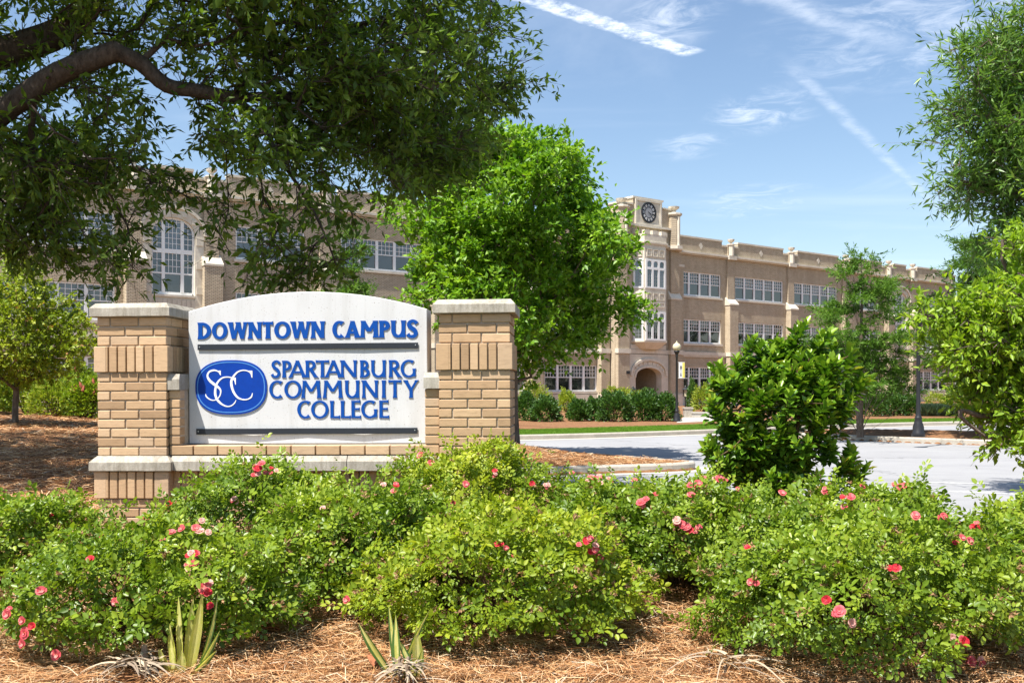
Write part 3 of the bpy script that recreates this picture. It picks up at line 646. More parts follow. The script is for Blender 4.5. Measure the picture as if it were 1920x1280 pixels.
for sd in (-1, 1):
    ops = []
    for u, n, p in BAYS:
        for z0, z1 in ROWS: ops.append((sd * u - n * p / 2, sd * u + n * p / 2, z0, z1))
    ops.append((sd * ARC_U - ARC_W, sd * ARC_U + ARC_W, ARC_Z0, ARC_Z1)); ops.append((sd * ARC_U - .8, sd * ARC_U + .8, 0.0, 2.0))
    a, b = sorted((sd * 3.3, sd * 46.0))
    w = cells(MB(), a, b, 0.0, 12.2, ops, 0.0, 0.4).build('wall', M['bbrick'], bld)
    for u, n, p in BAYS:
        near = sd < 0 and u > 25
        for z0, z1 in ROWS:
            for i in range(n): sash(sd * u + (i - (n - 1) / 2) * p, z0 + .01, z1 - .01, p, split=near)
            MB().box(sd * u - n * p / 2 - .12, sd * u + n * p / 2 + .12, -.09, .07, z0 - .16, z0 - .002).build('sill', M['stone'], bld)
    # stone base, belt course, cornice
    cells(MB(), a, b, 0.0, 1.05, [(sd * ARC_U - .8, sd * ARC_U + .8, 0, 2)], -.10, -.002).build('stone_base', M['stone'], bld)
    m = MB(); m.box(a, b, -.14, -.002, 4.12, 4.40).box(a, b, -.09, -.002, 3.98, 4.12); m.build('belt_course', M['stone'], bld)
    m = MB(); m.box(a, b, -.16, .3, 12.12, 12.22).box(a, b, -.30, .3, 12.22, 12.38); m.build('cornice', M['stone'], bld)
    posts = [10.4, 18.4, 26.45, 33.5, 37.7, 46.0]; prev = 3.3
    for q in posts:
        c, d = prev, q; st = 1.0
        pp = MB(); cp = MB()
        for (e, f, zt) in ((c, c + st, 13.10), (c + st, d - st, 13.48), (d - st, d, 13.10)):
            e2, f2 = sorted((sd * e, sd * f)); pp.box(e2, f2, -.06, .3, 12.38, zt)
            o1 = .03 if zt > 13.2 else -.001
            cp.box(e2 - o1, f2 + o1, -.11, .35, zt, zt + .14)
        pp.build('parapet', M['bbrick'], bld); cp.build('coping', M['stone'], bld)
        if d - c > 5:
            um = sd * (c + d) / 2; MB().prism_xz([(um, 12.62), (um + .24, 12.92), (um, 13.22), (um - .24, 12.92)], -.085, -.0605).build('diamond_ornament', M['stone'], bld)
        prev = q
    for q in posts[:-1]:
        u = sd * q; hw = .52
        bt = MB(); bt.box(u - hw, u + hw, -.52, -.002, 0, 8.30); bt.box(u - hw * .8, u + hw * .8, -.17, -.002, 8.85, 12.12); B_ = bt.build('buttress', M['bbrick'], bld)
        m = MB(); o_ = .04
        m.add([(u-hw-o_,-.56,8.30),(u+hw+o_,-.56,8.30),(u+hw+o_,-.003,8.30),(u-hw-o_,-.003,8.30),(u-hw-o_,-.56,8.42),(u+hw+o_,-.56,8.42),(u+hw+o_,-.003,8.98),(u-hw-o_,-.003,8.98)],
              [(0,3,2,1),(0,1,5,4),(4,5,6,7),(1,2,6,5),(3,0,4,7),(2,3,7,6)]); m.build('weathering', M['stone'], B_)
        MB().box(u - hw - .06, u + hw + .06, -.60, -.1, 0, 1.05).build('buttress_base', M['stone'], B_)
        MB().box(u - hw - .06, u + hw + .06, -.60, -.1, 4.10, 4.42).build('buttress_band', M['stone'], B_)
        MB().box(u - hw * .8 - .06, u + hw * .8 + .06, -.40, .0, 12.06, 12.40).build('buttress_cornice', M['stone'], B_)
        m = MB(); m.box(u - .36, u + .36, -.16, .32, 12.40, 13.30); m.build('parapet_pier', M['bbrick'], B_)
        m = MB(); m.lathe([(.26, 12.40), (.26, 13.24), (.33, 13.28), (.33, 13.36), (.12, 13.40), (.10, 13.48), (.28, 13.62), (.31, 13.76), (.22, 13.78)], u, -.17, 8, ph=math.pi / 8); m.build('urn_shaft', M['stone'], B_)
    # arched window and its stone surround
    u = sd * ARC_U
    def archpts(w_, sp, top, n=16): return [(u + w_ * math.cos(math.pi * i / n), sp + (top - sp) * math.sin(math.pi * i / n) ** .9) for i in range(n + 1)]
    ai = archpts(ARC_W - .02, ARC_SP, ARC_Z1 - .05); ao = archpts(ARC_W + .48, ARC_SP, ARC_Z1 + .46)
    g = Gl(); inn = [(u + ARC_W - .02, 5.0)] + ai + [(u - ARC_W + .02, 5.0)]; out = [(u + ARC_W + .48, 5.0)] + ao + [(u - ARC_W - .48, 5.0)]
    g.ribbon(out, inn, -.14, .12); sr = link('arch_surround', g.m.mesh('arch_surround', M['stone']), bld)
    g = Gl(); g.ribbon(archpts(ARC_W + .62, ARC_SP, ARC_Z1 + .62), archpts(ARC_W + .47, ARC_SP, ARC_Z1 + .45), -.24, -.002); link('hood_mould', g.m.mesh('hood_mould', M['stone']), sr)
    m = MB(); m.box(u - ARC_W + .02, u + ARC_W - .02, -.10, -.005, 5.0, ARC_Z0 - .12)
    for i in range(9): m.box(u - 1.1 + .26 * i, u - 1.1 + .26 * i + .2, -.13, -.1005, 5.1, ARC_Z0 - .25)
    m.build('stone_panel', M['stone'], sr)
    MB().box(u - ARC_W + .02, u + ARC_W - .02, -.18, .1, ARC_Z0 - .12, ARC_Z0 - .001).build('sill', M['stone'], sr)
    for ss in (-1, 1):
        for zz in (5.5, 6.9, 8.3, 9.6): MB().box(u + ss * (ARC_W + .24) - .2, u + ss * (ARC_W + .24) + .2, -.19, -.141, zz - .2, zz + .2).build('rosette_block', M['stone'], sr)
    for ang in (38, 66, 90, 114, 142):
        x = u + (ARC_W + .22) * math.cos(R(ang)); z = ARC_SP + (ARC_Z1 + .2 - ARC_SP) * math.sin(R(ang)); MB().box(x - .13, x + .13, -.19, -.141, z - .13, z + .13).build('rosette_block', M['stone'], sr)
    win = MB(); y0, y1 = .02, .12
    g = Gl(); inn2 = [(u + ARC_W - .12, ARC_Z0 + .12)] + archpts(ARC_W - .12, ARC_SP, ARC_Z1 - .16) + [(u - ARC_W + .12, ARC_Z0 + .12)]
    g.ribbon([(u + ARC_W, ARC_Z0)] + archpts(ARC_W, ARC_SP, ARC_Z1) + [(u - ARC_W, ARC_Z0)], inn2, y0, y1); win.add(g.m.v, g.m.f)
    win.box(u - ARC_W + .12, u + ARC_W - .12, y0, y1, ARC_Z0, ARC_Z0 + .16); ZT = 9.0
    def ztop(x): 
        c = min(1, abs(x - u) / (ARC_W - .1)); return ARC_SP + (ARC_Z1 - .16 - ARC_SP) * (1 - c * c) ** .45
    for x in (-.52, .52): win.box(u + x - .09, u + x + .09, y0 - .02, y1, ARC_Z0 + .16, ztop(u + x))
    win.box(u - ARC_W + .12, u + ARC_W - .12, y0 - .03, y1 - .01, ZT - .12, ZT + .12); win.box(u - ARC_W + .12, u + ARC_W - .12, y0, y1 - .02, 7.75, 7.83)
    for (xa, xb, n) in ((-ARC_W + .12, -.61, 2), (-.43, .43, 4), (.61, ARC_W - .12, 2)):
        for i in range(1, n):
            x = u + xa + (xb - xa) * i / n; win.box(x - .014, x + .014, y0 + .03, y1 - .03, ZT + .12, ztop(x)); win.box(x - .014, x + .014, y0 + .03, y1 - .03, 7.83, ZT - .12)
        for z in (8.18, 8.53, 9.42, 9.72, 10.02, 10.32, 10.6):
            lo, hi = u + xa, u + xb
            if z > ARC_SP:
                lim = (ARC_W - .1) * math.sqrt(max(0, 1 - ((z - ARC_SP) / (ARC_Z1 - .16 - ARC_SP)) ** 2.2)); lo = max(lo, u - lim); hi = min(hi, u + lim)
            if hi - lo > .05: win.box(lo, hi, y0 + .034, y1 - .034, z - .013, z + .013)
    wo_ = win.build('arched_window', M['white_frame'], bld)
    for (xa, xb) in ((-ARC_W + .11, -.6), (-.44, .44), (.6, ARC_W - .11)):
        for (za, zb) in ((ARC_Z0 + .15, 7.76), (7.82, ZT - .11), (ZT + .11, 99)):
            top = [(u + xb + (xa - xb) * i / 6, min(zb, ztop(u + xb + (xa - xb) * i / 6) + .02)) for i in range(7)]
            MB().prism_xz([(u + xa, za), (u + xb, za)] + top, .075 + random.uniform(-.002, .002), .083).build('pane', M['glass'], wo_)
    # small arched door below
    g = Gl(); g.ribbon([(u + 1.15, 0)] + [(u + 1.15 * math.cos(math.pi*i/12), 1.25 + 1.05 * math.sin(math.pi*i/12)) for i in range(13)] + [(u - 1.15, 0)], [(u + .75, 0)] + [(u + .75 * math.cos(math.pi*i/12), 1.2 + .72 * math.sin(math.pi*i/12)) for i in range(13)] + [(u - .75, 0)], -.22, .3)
    dr = link('side_door', g.m.mesh('side_door', M['stone']), bld)
M['door'] = plain('dark door', (0.05, 0.03, 0.022), 0.5)
for sd in (-1, 1): MB().box(sd * ARC_U - .79, sd * ARC_U + .79, .2, .3, 0, 1.99).build('door_leaf', M['door'], bld)
MB().box(-46, 46, .42, 16, 11.6, 11.9).build('roof', M['roof'], bld)
MB().box(-46, 46, 15.6, 16, 0, 13.2).build('rear_wall', M['bbrick'], bld)
for x in (-46, 45.6): MB().box(x, x + .4, .41, 15.59, 0, 12.9).build('end_wall', M['bbrick'], bld)
for sd in (-1, 1): MB().box(sd * 20 - 24, sd * 20 + 24, .9, .95, .02, 11.5).build('inner_wall', M['roof'], bld) if False else None
# --- centre block with entrance, oriel and clock
blk = MB(); EW = 1.5
blk_ops = [(-EW, EW, 0.0, 3.15)]
cells(blk, -3.4, 3.4, 0.0, 12.2, blk_ops, -.9, -.45); blk.box(-3.4, -3.0, -.45, .6, 0, 12.2).box(3.0, 3.4, -.45, .6, 0, 12.2)
blk.box(-2.9, 2.9, -.9, .5, 12.42, 15.2).box(-1.55, 1.55, -.9, .45, 15.2, 15.72); BC = blk.build('centre_block', M['bbrick'], bld)
m = MB(); m.box(-3.4, 3.4, -1.08, .5, 12.2, 12.30).box(-3.5, 3.5, -1.2, .5, 12.30, 12.42); m.build('cornice', M['stone'], BC)
m = MB(); m.box(-3.0, -1.62, -.98, .58, 15.2, 15.32).box(1.62, 3.0, -.98, .58, 15.2, 15.32).box(-1.62, 1.62, -.98, .52, 15.72, 15.86); m.build('coping', M['stone'], BC)
MB().box(-3.4, 3.4, -1.02, -.902, 4.1, 4.4).build('belt_course', M['stone'], BC)
MB().box(-2.6, 2.6, -1.15, -.902, 13.62, 13.78).build('string_course', M['stone'], BC)
# clock
ck = MB().box(-1.4, 1.4, -.97, -.902, 13.8, 15.7); CK = ck.build('clock_panel', M['stone'], bld)
m = MB(); m.box(-1.4, -1.22, -1.03, -.971, 13.8, 15.7).box(1.22, 1.4, -1.03, -.971, 13.8, 15.7).box(-1.22, 1.22, -1.03, -.971, 13.8, 13.93).box(-1.22, 1.22, -1.03, -.971, 15.55, 15.7); m.build('moulding', M['stone'], CK)
cz = 14.76
def disc(r, y0, y1, n=32, ir=None):
    if ir is None: return MB().prism_xz([(r * math.cos(2*math.pi*i/n), cz + r * math.sin(2*math.pi*i/n)) for i in range(n)], y0, y1)
    g = Gl(); g.ribbon([(r * math.cos(2*math.pi*i/n), cz + r * math.sin(2*math.pi*i/n)) for i in range(n)], [(ir * math.cos(2*math.pi*i/n), cz + ir * math.sin(2*math.pi*i/n)) for i in range(n)], y0, y1, True); return g.m
M['clockgrey'] = plain('grey clock centre', (0.30, 0.31, 0.33), 0.6)
disc(.78, -1.01, -.971).build('clock_face', M['bar'], CK); disc(.78, -1.05, -1.0105, 32, .71).build('clock_rim', M['black'], CK); disc(.38, -1.018, -1.0105).build('clock_centre', M['clockgrey'], CK)
for h in range(12):
    a = math.pi / 2 - h * math.pi / 6; rad = np.array([math.cos(a), math.sin(a)]); tn = np.array([-rad[1], rad[0]]); m = MB()
    for o_ in ((-.06, .0, .06) if h % 3 else (-.04, .04)):
        c0 = rad * .44 + tn * o_; c1 = rad * .64 + tn * o_ * 1.2; q = tn * .017
        m.prism_xz([(p[0], p[1] + cz) for p in (c0 - q, c1 - q, c1 + q, c0 + q)][::-1], -1.018, -1.0105)
    m.build('numeral', M['white'], CK)
for (a, l, w_, y) in ((R(-37), .40, .03, -1.03), (R(-22), .62, .022, -1.04)):
    d = np.array([math.cos(a), math.sin(a)]); n_ = np.array([-d[1], d[0]]) * w_; MB().prism_xz([(p[0], p[1] + cz) for p in (-d * .1 - n_, d * l - n_ * .5, d * l + n_ * .5, -d * .1 + n_)], y, y + .008).build('clock_hand', M['black'], CK)
# piers and turrets
for sd in (-1, 1):
    u = sd * 2.78; p = MB(); p.box(u - .58, u + .58, -1.22, -.902, 0, 8.3).box(u - .46, u + .46, -1.1, -.902, 8.85, 12.2); P_ = p.build('pier', M['bbrick'], bld)
    m = MB(); m.add([(u-.62,-1.26,8.3),(u+.62,-1.26,8.3),(u+.62,-.903,8.3),(u-.62,-.903,8.3),(u-.62,-1.26,8.42),(u+.62,-1.26,8.42),(u+.62,-.903,8.98),(u-.62,-.903,8.98)], [(0,3,2,1),(0,1,5,4),(4,5,6,7),(1,2,6,5),(3,0,4,7),(2,3,7,6)]); m.build('weathering', M['stone'], P_)
    MB().box(u - .64, u + .64, -1.3, -1.0, 0, 1.05).build('pier_base', M['stone'], P_); MB().box(u - .64, u + .64, -1.3, -1.0, 4.08, 4.42).build('pier_band', M['stone'], P_)
    m = MB(); m.lathe([(.66, 12.1), (.72, 12.2), (.72, 12.44), (.5, 12.46)], u, -.95, 8, ph=math.pi/8); m.build('turret_base', M['stone'], P_)
    m = MB(); m.lathe([(.52, 12.45), (.52, 14.75)], u, -.95, 8, ph=math.pi/8); m.build('turret', M['bbrick'], P_)
    m = MB(); m.lathe([(.12, 12.46), (.12, 14.7)], u - sd * 0.0, -1.43, 6); m.build('turret_rib', M['stone'], P_)
    m = MB(); m.lathe([(.54, 14.751), (.64, 14.85), (.64, 14.97), (.3, 15.05), (.16, 15.1), (.15, 15.2), (.40, 15.36), (.44, 15.5), (.3, 15.52)], u, -.95, 10, ph=math.pi/8); m.build('urn', M['stone'], P_)
    p = MB(); u = sd * 3.95; p.box(u - .42, u + .42, -.5, -.002, 0, 11.0); P2 = p.build('pier', M['bbrick'], bld); MB().box(u - .47, u + .47, -.56, -.1, 0, 1.05).build('pier_base', M['stone'], P2); MB().box(u - .47, u + .47, -.56, -.1, 4.08, 4.42).build('pier_band', M['stone'], P2)
    MB().box(u - .47, u + .47, -.55, -.1, 11.0, 11.2).build('pier_cap', M['stone'], P2)
# oriel
def fp(k, z): return [(-1.6 * k, -.895, z), (-1.14 * k, -.9 - .8 * k, z), (1.14 * k, -.9 - .8 * k, z), (1.6 * k, -.895, z)]
ob = MB(); ob.loft([fp(.55, 4.42), fp(.9, 4.78), fp(1.05, 4.95), fp(1.05, 5.08), fp(1.0, 5.09), fp(1.0, 12.2)]); OR = ob.build('oriel', M['stone'], bld)
m = MB(); m.loft([fp(1.04, 12.2), fp(1.12, 12.32), fp(1.12, 12.44), fp(1.02, 12.46), fp(1.02, 13.0)]); m.build('oriel_parapet', M['stone'], OR)
for x0, x1 in ((-1.16, -.62), (-.32, .32), (.62, 1.16)): MB().box(x0, x1, -1.73, -1.45, 13.001, 13.3).build('merlon', M['stone'], OR)
for x0, x1 in ((-1.7, -1.3), (1.3, 1.7)): MB().box(x0, x1, -1.3, -.91, 13.001, 13.3).build('merlon', M['stone'], OR)
def lights(parent, loc, rz, xs, wd, tall, zz):
    ops = []; 
    for x in xs:
        for (a, b) in zz: ops.append((x - wd/2, x + wd/2, a, b))
    hw = tall / 2; m = cells(MB(), -hw, hw, zz[0][0] - .12, zz[-1][1] + .12, ops, -.05, -.002)
    w_ = link('oriel_window', m.mesh('oriel_window', M['white_frame']), parent, loc, rz)
    for x in xs:
        for i, (a, b) in enumerate(zz):
            if i == 0: q = [(x - wd/2, a), (x + wd/2, a), (x + wd/2, b), (x - wd/2, b)]
            else: q = [(x - wd/2, a), (x + wd/2, a)] + [(x + wd/2 * math.cos(math.pi*k/8), b - wd/2 + wd/2 * math.sin(math.pi*k/8)) for k in range(9)]
            MB().prism_xz(q, -.014, -.004).build('pane', M['glass'], w_)
            if i == 0:
                g = MB()
                for k in range(1, 5): g.box(x - wd/2, x + wd/2, -.022, -.0145, a + (b-a)*k/5 - .008, a + (b-a)*k/5 + .008)
                g.box(x - .008, x + .008, -.0225, -.0146, a, b); g.build('leading', M['clockgrey'], w_)
            else:
                g = MB()
                for s_ in (-1, 1):
                    c = [(x + s_ * wd/2, b)] + [(x + s_ * wd/2 * math.cos(math.pi/2*k/5), b - wd/2 + wd/2 * math.sin(math.pi/2*k/5)) for k in range(6)]
                    c = c if s_ < 0 else c[::-1]; g.prism_xz(c, -.045, -.0145)
                g.build('arch_head', M['white_frame'], w_)
ca = math.atan2(.8, .46)
for z0 in (5.2, 9.08):
    lights(OR, (0, -1.70, 0), 0, (-.66, 0, .66), .46, 2.1, ((z0, z0 + 1.28), (z0 + 1.46, z0 + 1.92)))
    lights(OR, (-1.37, -1.30, 0), -ca, (0,), .5, .76, ((z0, z0 + 1.28), (z0 + 1.46, z0 + 1.92)))
    lights(OR, (1.37, -1.30, 0), ca, (0,), .5, .76, ((z0, z0 + 1.28), (z0 + 1.46, z0 + 1.92)))
for zz, hh in ((11.62, .3), (7.75, .2), (8.35, .28)):
    for x in (-.66, 0, .66): 
        m = cells(MB(), x - .28, x + .28, zz - hh, zz + hh, [(x - .2, x + .2, zz - hh + .08, zz + hh - .08)], -1.76, -1.701); m.box(x - .1, x + .1, -1.74, -1.701, zz - .1, zz + .1); m.build('carved_panel', M['stone'], OR)
    m = cells(MB(), -.28, .28, zz - hh, zz + hh, [(-.2, .2, zz - hh + .08, zz + hh - .08)], -.06, -.002); m.box(-.1, .1, -.05, -.002, zz - .1, zz + .1); link('carved_panel', m.mesh('carved_panel', M['stone']), OR, (-1.37, -1.30, 0), -ca)
# entrance
def tud(w_, sp, top, n=14): return [(w_ * math.cos(math.pi*i/n), sp + (top - sp) * math.sin(math.pi*i/n) ** .8) for i in range(n + 1)]
g = Gl(); g.ribbon([(2.12, 0), (2.12, 2.4)] + [(2.12 + (-4.24) * i / 14, 4.05) for i in range(15)] + [(-2.12, 2.4), (-2.12, 0)], [(1.38, 0), (1.38, 2.3)] + tud(1.38, 2.3, 3.05) + [(-1.38, 2.3), (-1.38, 0)], -1.0, -.44)
EN = link('entrance_surround', g.m.mesh('entrance_surround', M['stone']), bld)
g = Gl(); g.ribbon(tud(1.95, 2.45, 3.75), tud(1.78, 2.42, 3.55), -1.12, -1.001); link('hood_mould', g.m.mesh('hood_mould', M['stone']), EN)
g = Gl(); g.ribbon(tud(1.5, 2.32, 3.2), tud(1.37, 2.29, 3.04), -1.06, -1.001); link('arch_moulding', g.m.mesh('arch_moulding', M['stone']), EN)
for i in range(9):
    a = math.pi * (i + 1.2) / 10.4; x = 1.64 * math.cos(a); z = 2.38 + 1.0 * math.sin(a) ** .8; MB().box(x - .1, x + .1, -1.05, -1.001, z - .09, z + .09).build('boss', M['stone'], EN)
MB().box(-1.9, 1.9, -.985, -.902, 4.42, 4.75).build('inscription_band', M['stone'], bld)
m = MB(); m.box(-1.9, -1.5, -.44, 2.4, 0, 3.4).box(1.5, 1.9, -.44, 2.4, 0, 3.4).box(-1.5, 1.5, 2.3, 2.5, 0, 3.4).box(-1.5, 1.5, -.44, 2.3, 3.3, 3.4); PO = m.build('porch', M['bbrick'], bld)
for s_ in (-1, 1): MB().box(s_ * .48 - .45, s_ * .48 + .45, 2.2, 2.29, .15, 2.3).build('door_leaf', M['black'], PO)
MB().box(-1.5, 1.5, -.8, 2.2, 0.0, .14).build('step', M['walk'], PO)
m = MB(); m.box(-2.55, -2.2, -1.25, -1.221, 2.55, 2.78); m.build('number_plaque', M['black'], bld)
# ------------------------------------------------------------------ plants
def unit(v): return v / (np.linalg.norm(v, axis=-1, keepdims=True) + 1e-9)
def rv(n, r=rs): return unit(r.normal(size=(n, 3)))
def leaf_geo(P, D, N, L, Wd, six=False, fold=.18, droop=.12):
    D = unit(D); N = unit(N - (N * D).sum(1, keepdims=True) * D); X = np.cross(D, N); n = len(P); L = np.broadcast_to(L, n)[:, None]; Wd = np.broadcast_to(Wd, n)[:, None]
    def q(u, v, h): return P + D * (L * v) + X * (Wd * u) + N * (Wd * h)
    if six:
        V = np.stack([q(0, 0, 0), q(.42, .28, fold), q(.40, .66, fold * .8), q(0, 1, -droop * 2), q(-.40, .66, fold * .8), q(-.42, .28, fold)], 1)
        Fc = np.array([[0, 1, 2, 3], [0, 3, 4, 5]])
    else:
        V = np.stack([q(0, 0, 0), q(.5, .48, fold), q(0, 1, -droop), q(-.5, .48, fold)], 1); Fc = np.array([[0, 1, 2], [0, 2, 3]])
    b = np.arange(n)[:, None, None] * V.shape[1]
    return V.reshape(-1, 3), (Fc[None] + b).reshape(-1, Fc.shape[1])
def tubes(P0, P1, r0, r1, sides=5):
    ax = unit(P1 - P0); ref = np.where(np.abs(ax[:, 2:3]) > .9, np.array([[1., 0, 0]]), np.array([[0, 0, 1.]])); U = unit(np.cross(ax, ref)); Vv = np.cross(ax, U)
    a = np.arange(sides) * 2 * np.pi / sides; ring = U[:, None] * np.cos(a)[None, :, None] + Vv[:, None] * np.sin(a)[None, :, None]
    V = np.stack([P0[:, None] + ring * r0[:, None, None], P1[:, None] + ring * r1[:, None, None]], 1).reshape(-1, 3)
    i = np.arange(sides); q = np.stack([i, (i + 1) % sides, sides + (i + 1) % sides, sides + i], 1); Fc = (q[None] + (np.arange(len(P0)) * 2 * sides)[:, None, None]).reshape(-1, 4)
    return V, Fc
def grow(init, tips, kp=.35, step=.5, sag=0.0, seed=1):
    """init: list of (pos, parent, radius); every tip is joined to the cheapest wood node."""
    r = np.random.RandomState(seed); pos = [np.array(p, float) for p, _, _ in init]; par = [q for _, q, _ in init]; rad = [x for _, _, x in init]; path = [0.0]
    for i in range(1, len(init)): path.append(path[par[i]] + np.linalg.norm(pos[i] - pos[par[i]]))
    A = np.zeros((len(init) + len(tips) * 8, 3)); A[:len(pos)] = pos; PL = np.zeros(len(A)); PL[:len(pos)] = path; n = len(pos); tip = []
    order = np.argsort(np.min(np.linalg.norm(tips[:, None] - A[None, :n], axis=2), 1))
    for t in order:
        d = np.linalg.norm(A[:n] - tips[t], axis=1); j = int(np.argmin(d + kp * PL[:n])); k = min(7, max(1, int(d[j] / step))); a = A[j].copy(); prev = j
        for s_ in range(1, k + 1):
            u = s_ / k; p = a + (tips[t] - a) * u
            if s_ < k: p = p + r.normal(size=3) * d[j] * .04 + np.array([0, 0, sag * d[j] * math.sin(math.pi * u)])
            A[n] = p; par.append(prev); rad.append(None); PL[n] = PL[prev] + np.linalg.norm(p - A[prev]); prev = n; n += 1
        tip.append(prev)
    return A[:n], np.array(par), rad, np.array(tip), order
def wood(pos, par, rad, tip_r=.006, power=2.4):
    n = len(pos); acc = np.zeros(n); r = np.zeros(n)
    for i in range(n - 1, -1, -1):
        v = acc[i] ** (1 / power) if acc[i] > 0 else tip_r; r[i] = max(v, rad[i] or 0)
        if par[i] >= 0: acc[par[i]] += v ** power
    k = np.where(par >= 0)[0]; pr = par[k]; ex = unit(pos[k] - pos[pr]) * (r[k] * .35)[:, None]
    return tubes(pos[pr] - ex, pos[k] + ex, np.minimum(r[pr], r[k] * 1.5), r[k], 6)
def sprays(C, D, per, spread, L, wr, up=.5, out=None, seed=3, six=False, flat=1.0, fold=.18, along=.6, droop=.12):
    """per leaves round every twig end C, growing roughly along D"""
    r = np.random.RandomState(seed); n = len(C) * per; K = 4; Du = unit(D)
    S0 = np.repeat(C - Du * spread * along * 1.2, K, 0); E = np.repeat(C, K, 0) + r.normal(size=(len(C) * K, 3)) * spread * 1.45 * np.array([1, 1, flat]) + np.repeat(Du, K, 0) * spread * .4
    sprays.tw = (S0, E); k = np.repeat(np.arange(len(C)), per) * K + r.randint(0, K, n); t = (.22 + .82 * r.rand(n))[:, None]
    P = S0[k] + (E[k] - S0[k]) * t + r.normal(size=(n, 3)) * spread * .10; ax = unit(E[k] - S0[k])
    dr = unit(ax * .75 + rv(n, r) * .75); N = unit(rv(n, r) * .8 + np.array([0, 0, up]) + (0 if out is None else np.repeat(out, per, 0)))
    l = L * (0.65 + .6 * r.rand(n)); V, Fc = leaf_geo(P, dr, N, l, l * wr * (.85 + .3 * r.rand(n)), six, fold, droop)
    return V, Fc, n, r
def twigs_obj(parent, b, mat, r0=.0028):
    S0, E = sprays.tw; V, Fc = tubes(S0, E, np.full(len(E), r0), np.full(len(E), r0 * .4), 3); link('twigs', mesh_np('twigs', V - b, Fc, mat), parent)
def foliage_obj(name, V, Fc, mat, parent, rnd, six):
    return tag(link(name, mesh_np(name, V, Fc, mat, np.repeat(rnd, 2)), parent), kind='stuff')
def ell(c, rad, n, r, shell=.5, zmin=None):
    d = rv(n, r); q = r.rand(n) ** (1 / 3.) * (1 - shell) + shell * (1 - .25 * r.rand(n)); return np.array(c) + d * np.array(rad) * q[:, None]
def clumps(c, rad, n, r, k=8, sg=.17, shell=.35):
    m = max(1, int(round(n / k))); cc = ell(c, rad, m, r, shell); i = np.arange(n) % m
    return cc[i] + r.normal(0, sg, (n, 3)) * np.array([1.15, 1.15, .8])
G = [(0.0, (0.020, 0.050, 0.008)), (0.5, (0.042, 0.090, 0.014)), (1.0, (0.075, 0.135, 0.022))]
M['oakleaf'] = leaf_mat('oak leaves', [(0.0, (0.055, 0.11, 0.016)), (0.6, (0.125, 0.205, 0.028)), (1.0, (0.23, 0.31, 0.05))], .5, .45, .35)
M['elmleaf'] = leaf_mat('bright elm leaves', [(0.0, (0.07, 0.18, 0.012)), (0.5, (0.16, 0.32, 0.018)), (1.0, (0.3, 0.45, 0.035))], .38, .45, .4)
M['cyleaf'] = leaf_mat('cypress needles', [(0.0, (0.06, 0.135, 0.018)), (0.6, (0.11, 0.22, 0.026)), (1.0, (0.2, 0.31, 0.045))], .35, .6, .2)
M['myrleaf'] = leaf_mat('crape myrtle leaves', [(0.0, (0.14, 0.22, 0.018)), (0.6, (0.3, 0.38, 0.03)), (0.9, (0.42, 0.46, 0.05)), (0.94, (0.46, 0.22, 0.1)), (1.0, (0.5, 0.24, 0.13))], .36, .45, .4)
M['roseleaf'] = leaf_mat('rose leaves', [(0.0, (0.05, 0.105, 0.012)), (0.3, (0.14, 0.23, 0.018)), (0.65, (0.27, 0.36, 0.028)), (1.0, (0.46, 0.5, 0.07))], .36, .38, .4)
M['roseyel'] = leaf_mat('yellowing rose leaves', [(0.0, (0.07, 0.14, 0.012)), (0.3, (0.19, 0.28, 0.018)), (0.65, (0.34, 0.4, 0.028)), (0.93, (0.5, 0.49, 0.04)), (1.0, (0.66, 0.48, 0.035))], .38, .42, .35)
M['hips'] = leaf_mat('spent blooms', [(0.0, (0.20, 0.10, 0.05)), (1.0, (0.45, 0.28, 0.15))], .15, .8, .2)
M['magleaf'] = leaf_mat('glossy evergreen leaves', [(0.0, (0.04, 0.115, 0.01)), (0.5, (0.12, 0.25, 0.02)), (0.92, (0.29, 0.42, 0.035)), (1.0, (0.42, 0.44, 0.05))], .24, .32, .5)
M['waterleaf'] = leaf_mat('light oak leaves', [(0.0, (0.13, 0.24, 0.016)), (0.6, (0.26, 0.4, 0.028)), (1.0, (0.4, 0.5, 0.05))], .42, .42, .35)
M['willowleaf'] = leaf_mat('narrow oak leaves', [(0.0, (0.06, 0.14, 0.026)), (0.6, (0.13, 0.25, 0.04)), (1.0, (0.22, 0.34, 0.055))], .36, .38, .45)
M['hedge'] = leaf_mat('hedge leaves', [(0.0, (0.028, 0.077, 0.0144)), (0.6, (0.056, 0.133, 0.0216)), (1.0, (0.105, 0.196, 0.0336))], .28, .4, .4)
M['yelleaf'] = leaf_mat('yellow green shrub leaves', [(0.0, (0.14, 0.22, 0.02)), (0.6, (0.28, 0.36, 0.035)), (1.0, (0.44, 0.46, 0.07))], .36, .5, .3)
M['hydleaf'] = leaf_mat('hydrangea leaves', [(0.0, (0.12, 0.22, 0.016)), (1.0, (0.34, 0.42, 0.035))], .36, .45, .4)
M['blugrass'] = leaf_mat('blue green grass', [(0.0, (0.065, 0.13, 0.078)), (1.0, (0.169, 0.26, 0.156))], .25, .6, .2)
M['grassleaf'] = leaf_mat('lawn blades', [(0.0, (0.088, 0.184, 0.0156)), (1.0, (0.192, 0.336, 0.0325))], .3, .6, .2)
M['bgleaf'] = leaf_mat('dark background leaves', [(0.0, (0.018, 0.045, 0.012)), (1.0, (0.060, 0.105, 0.025))], .3, .5, .3)

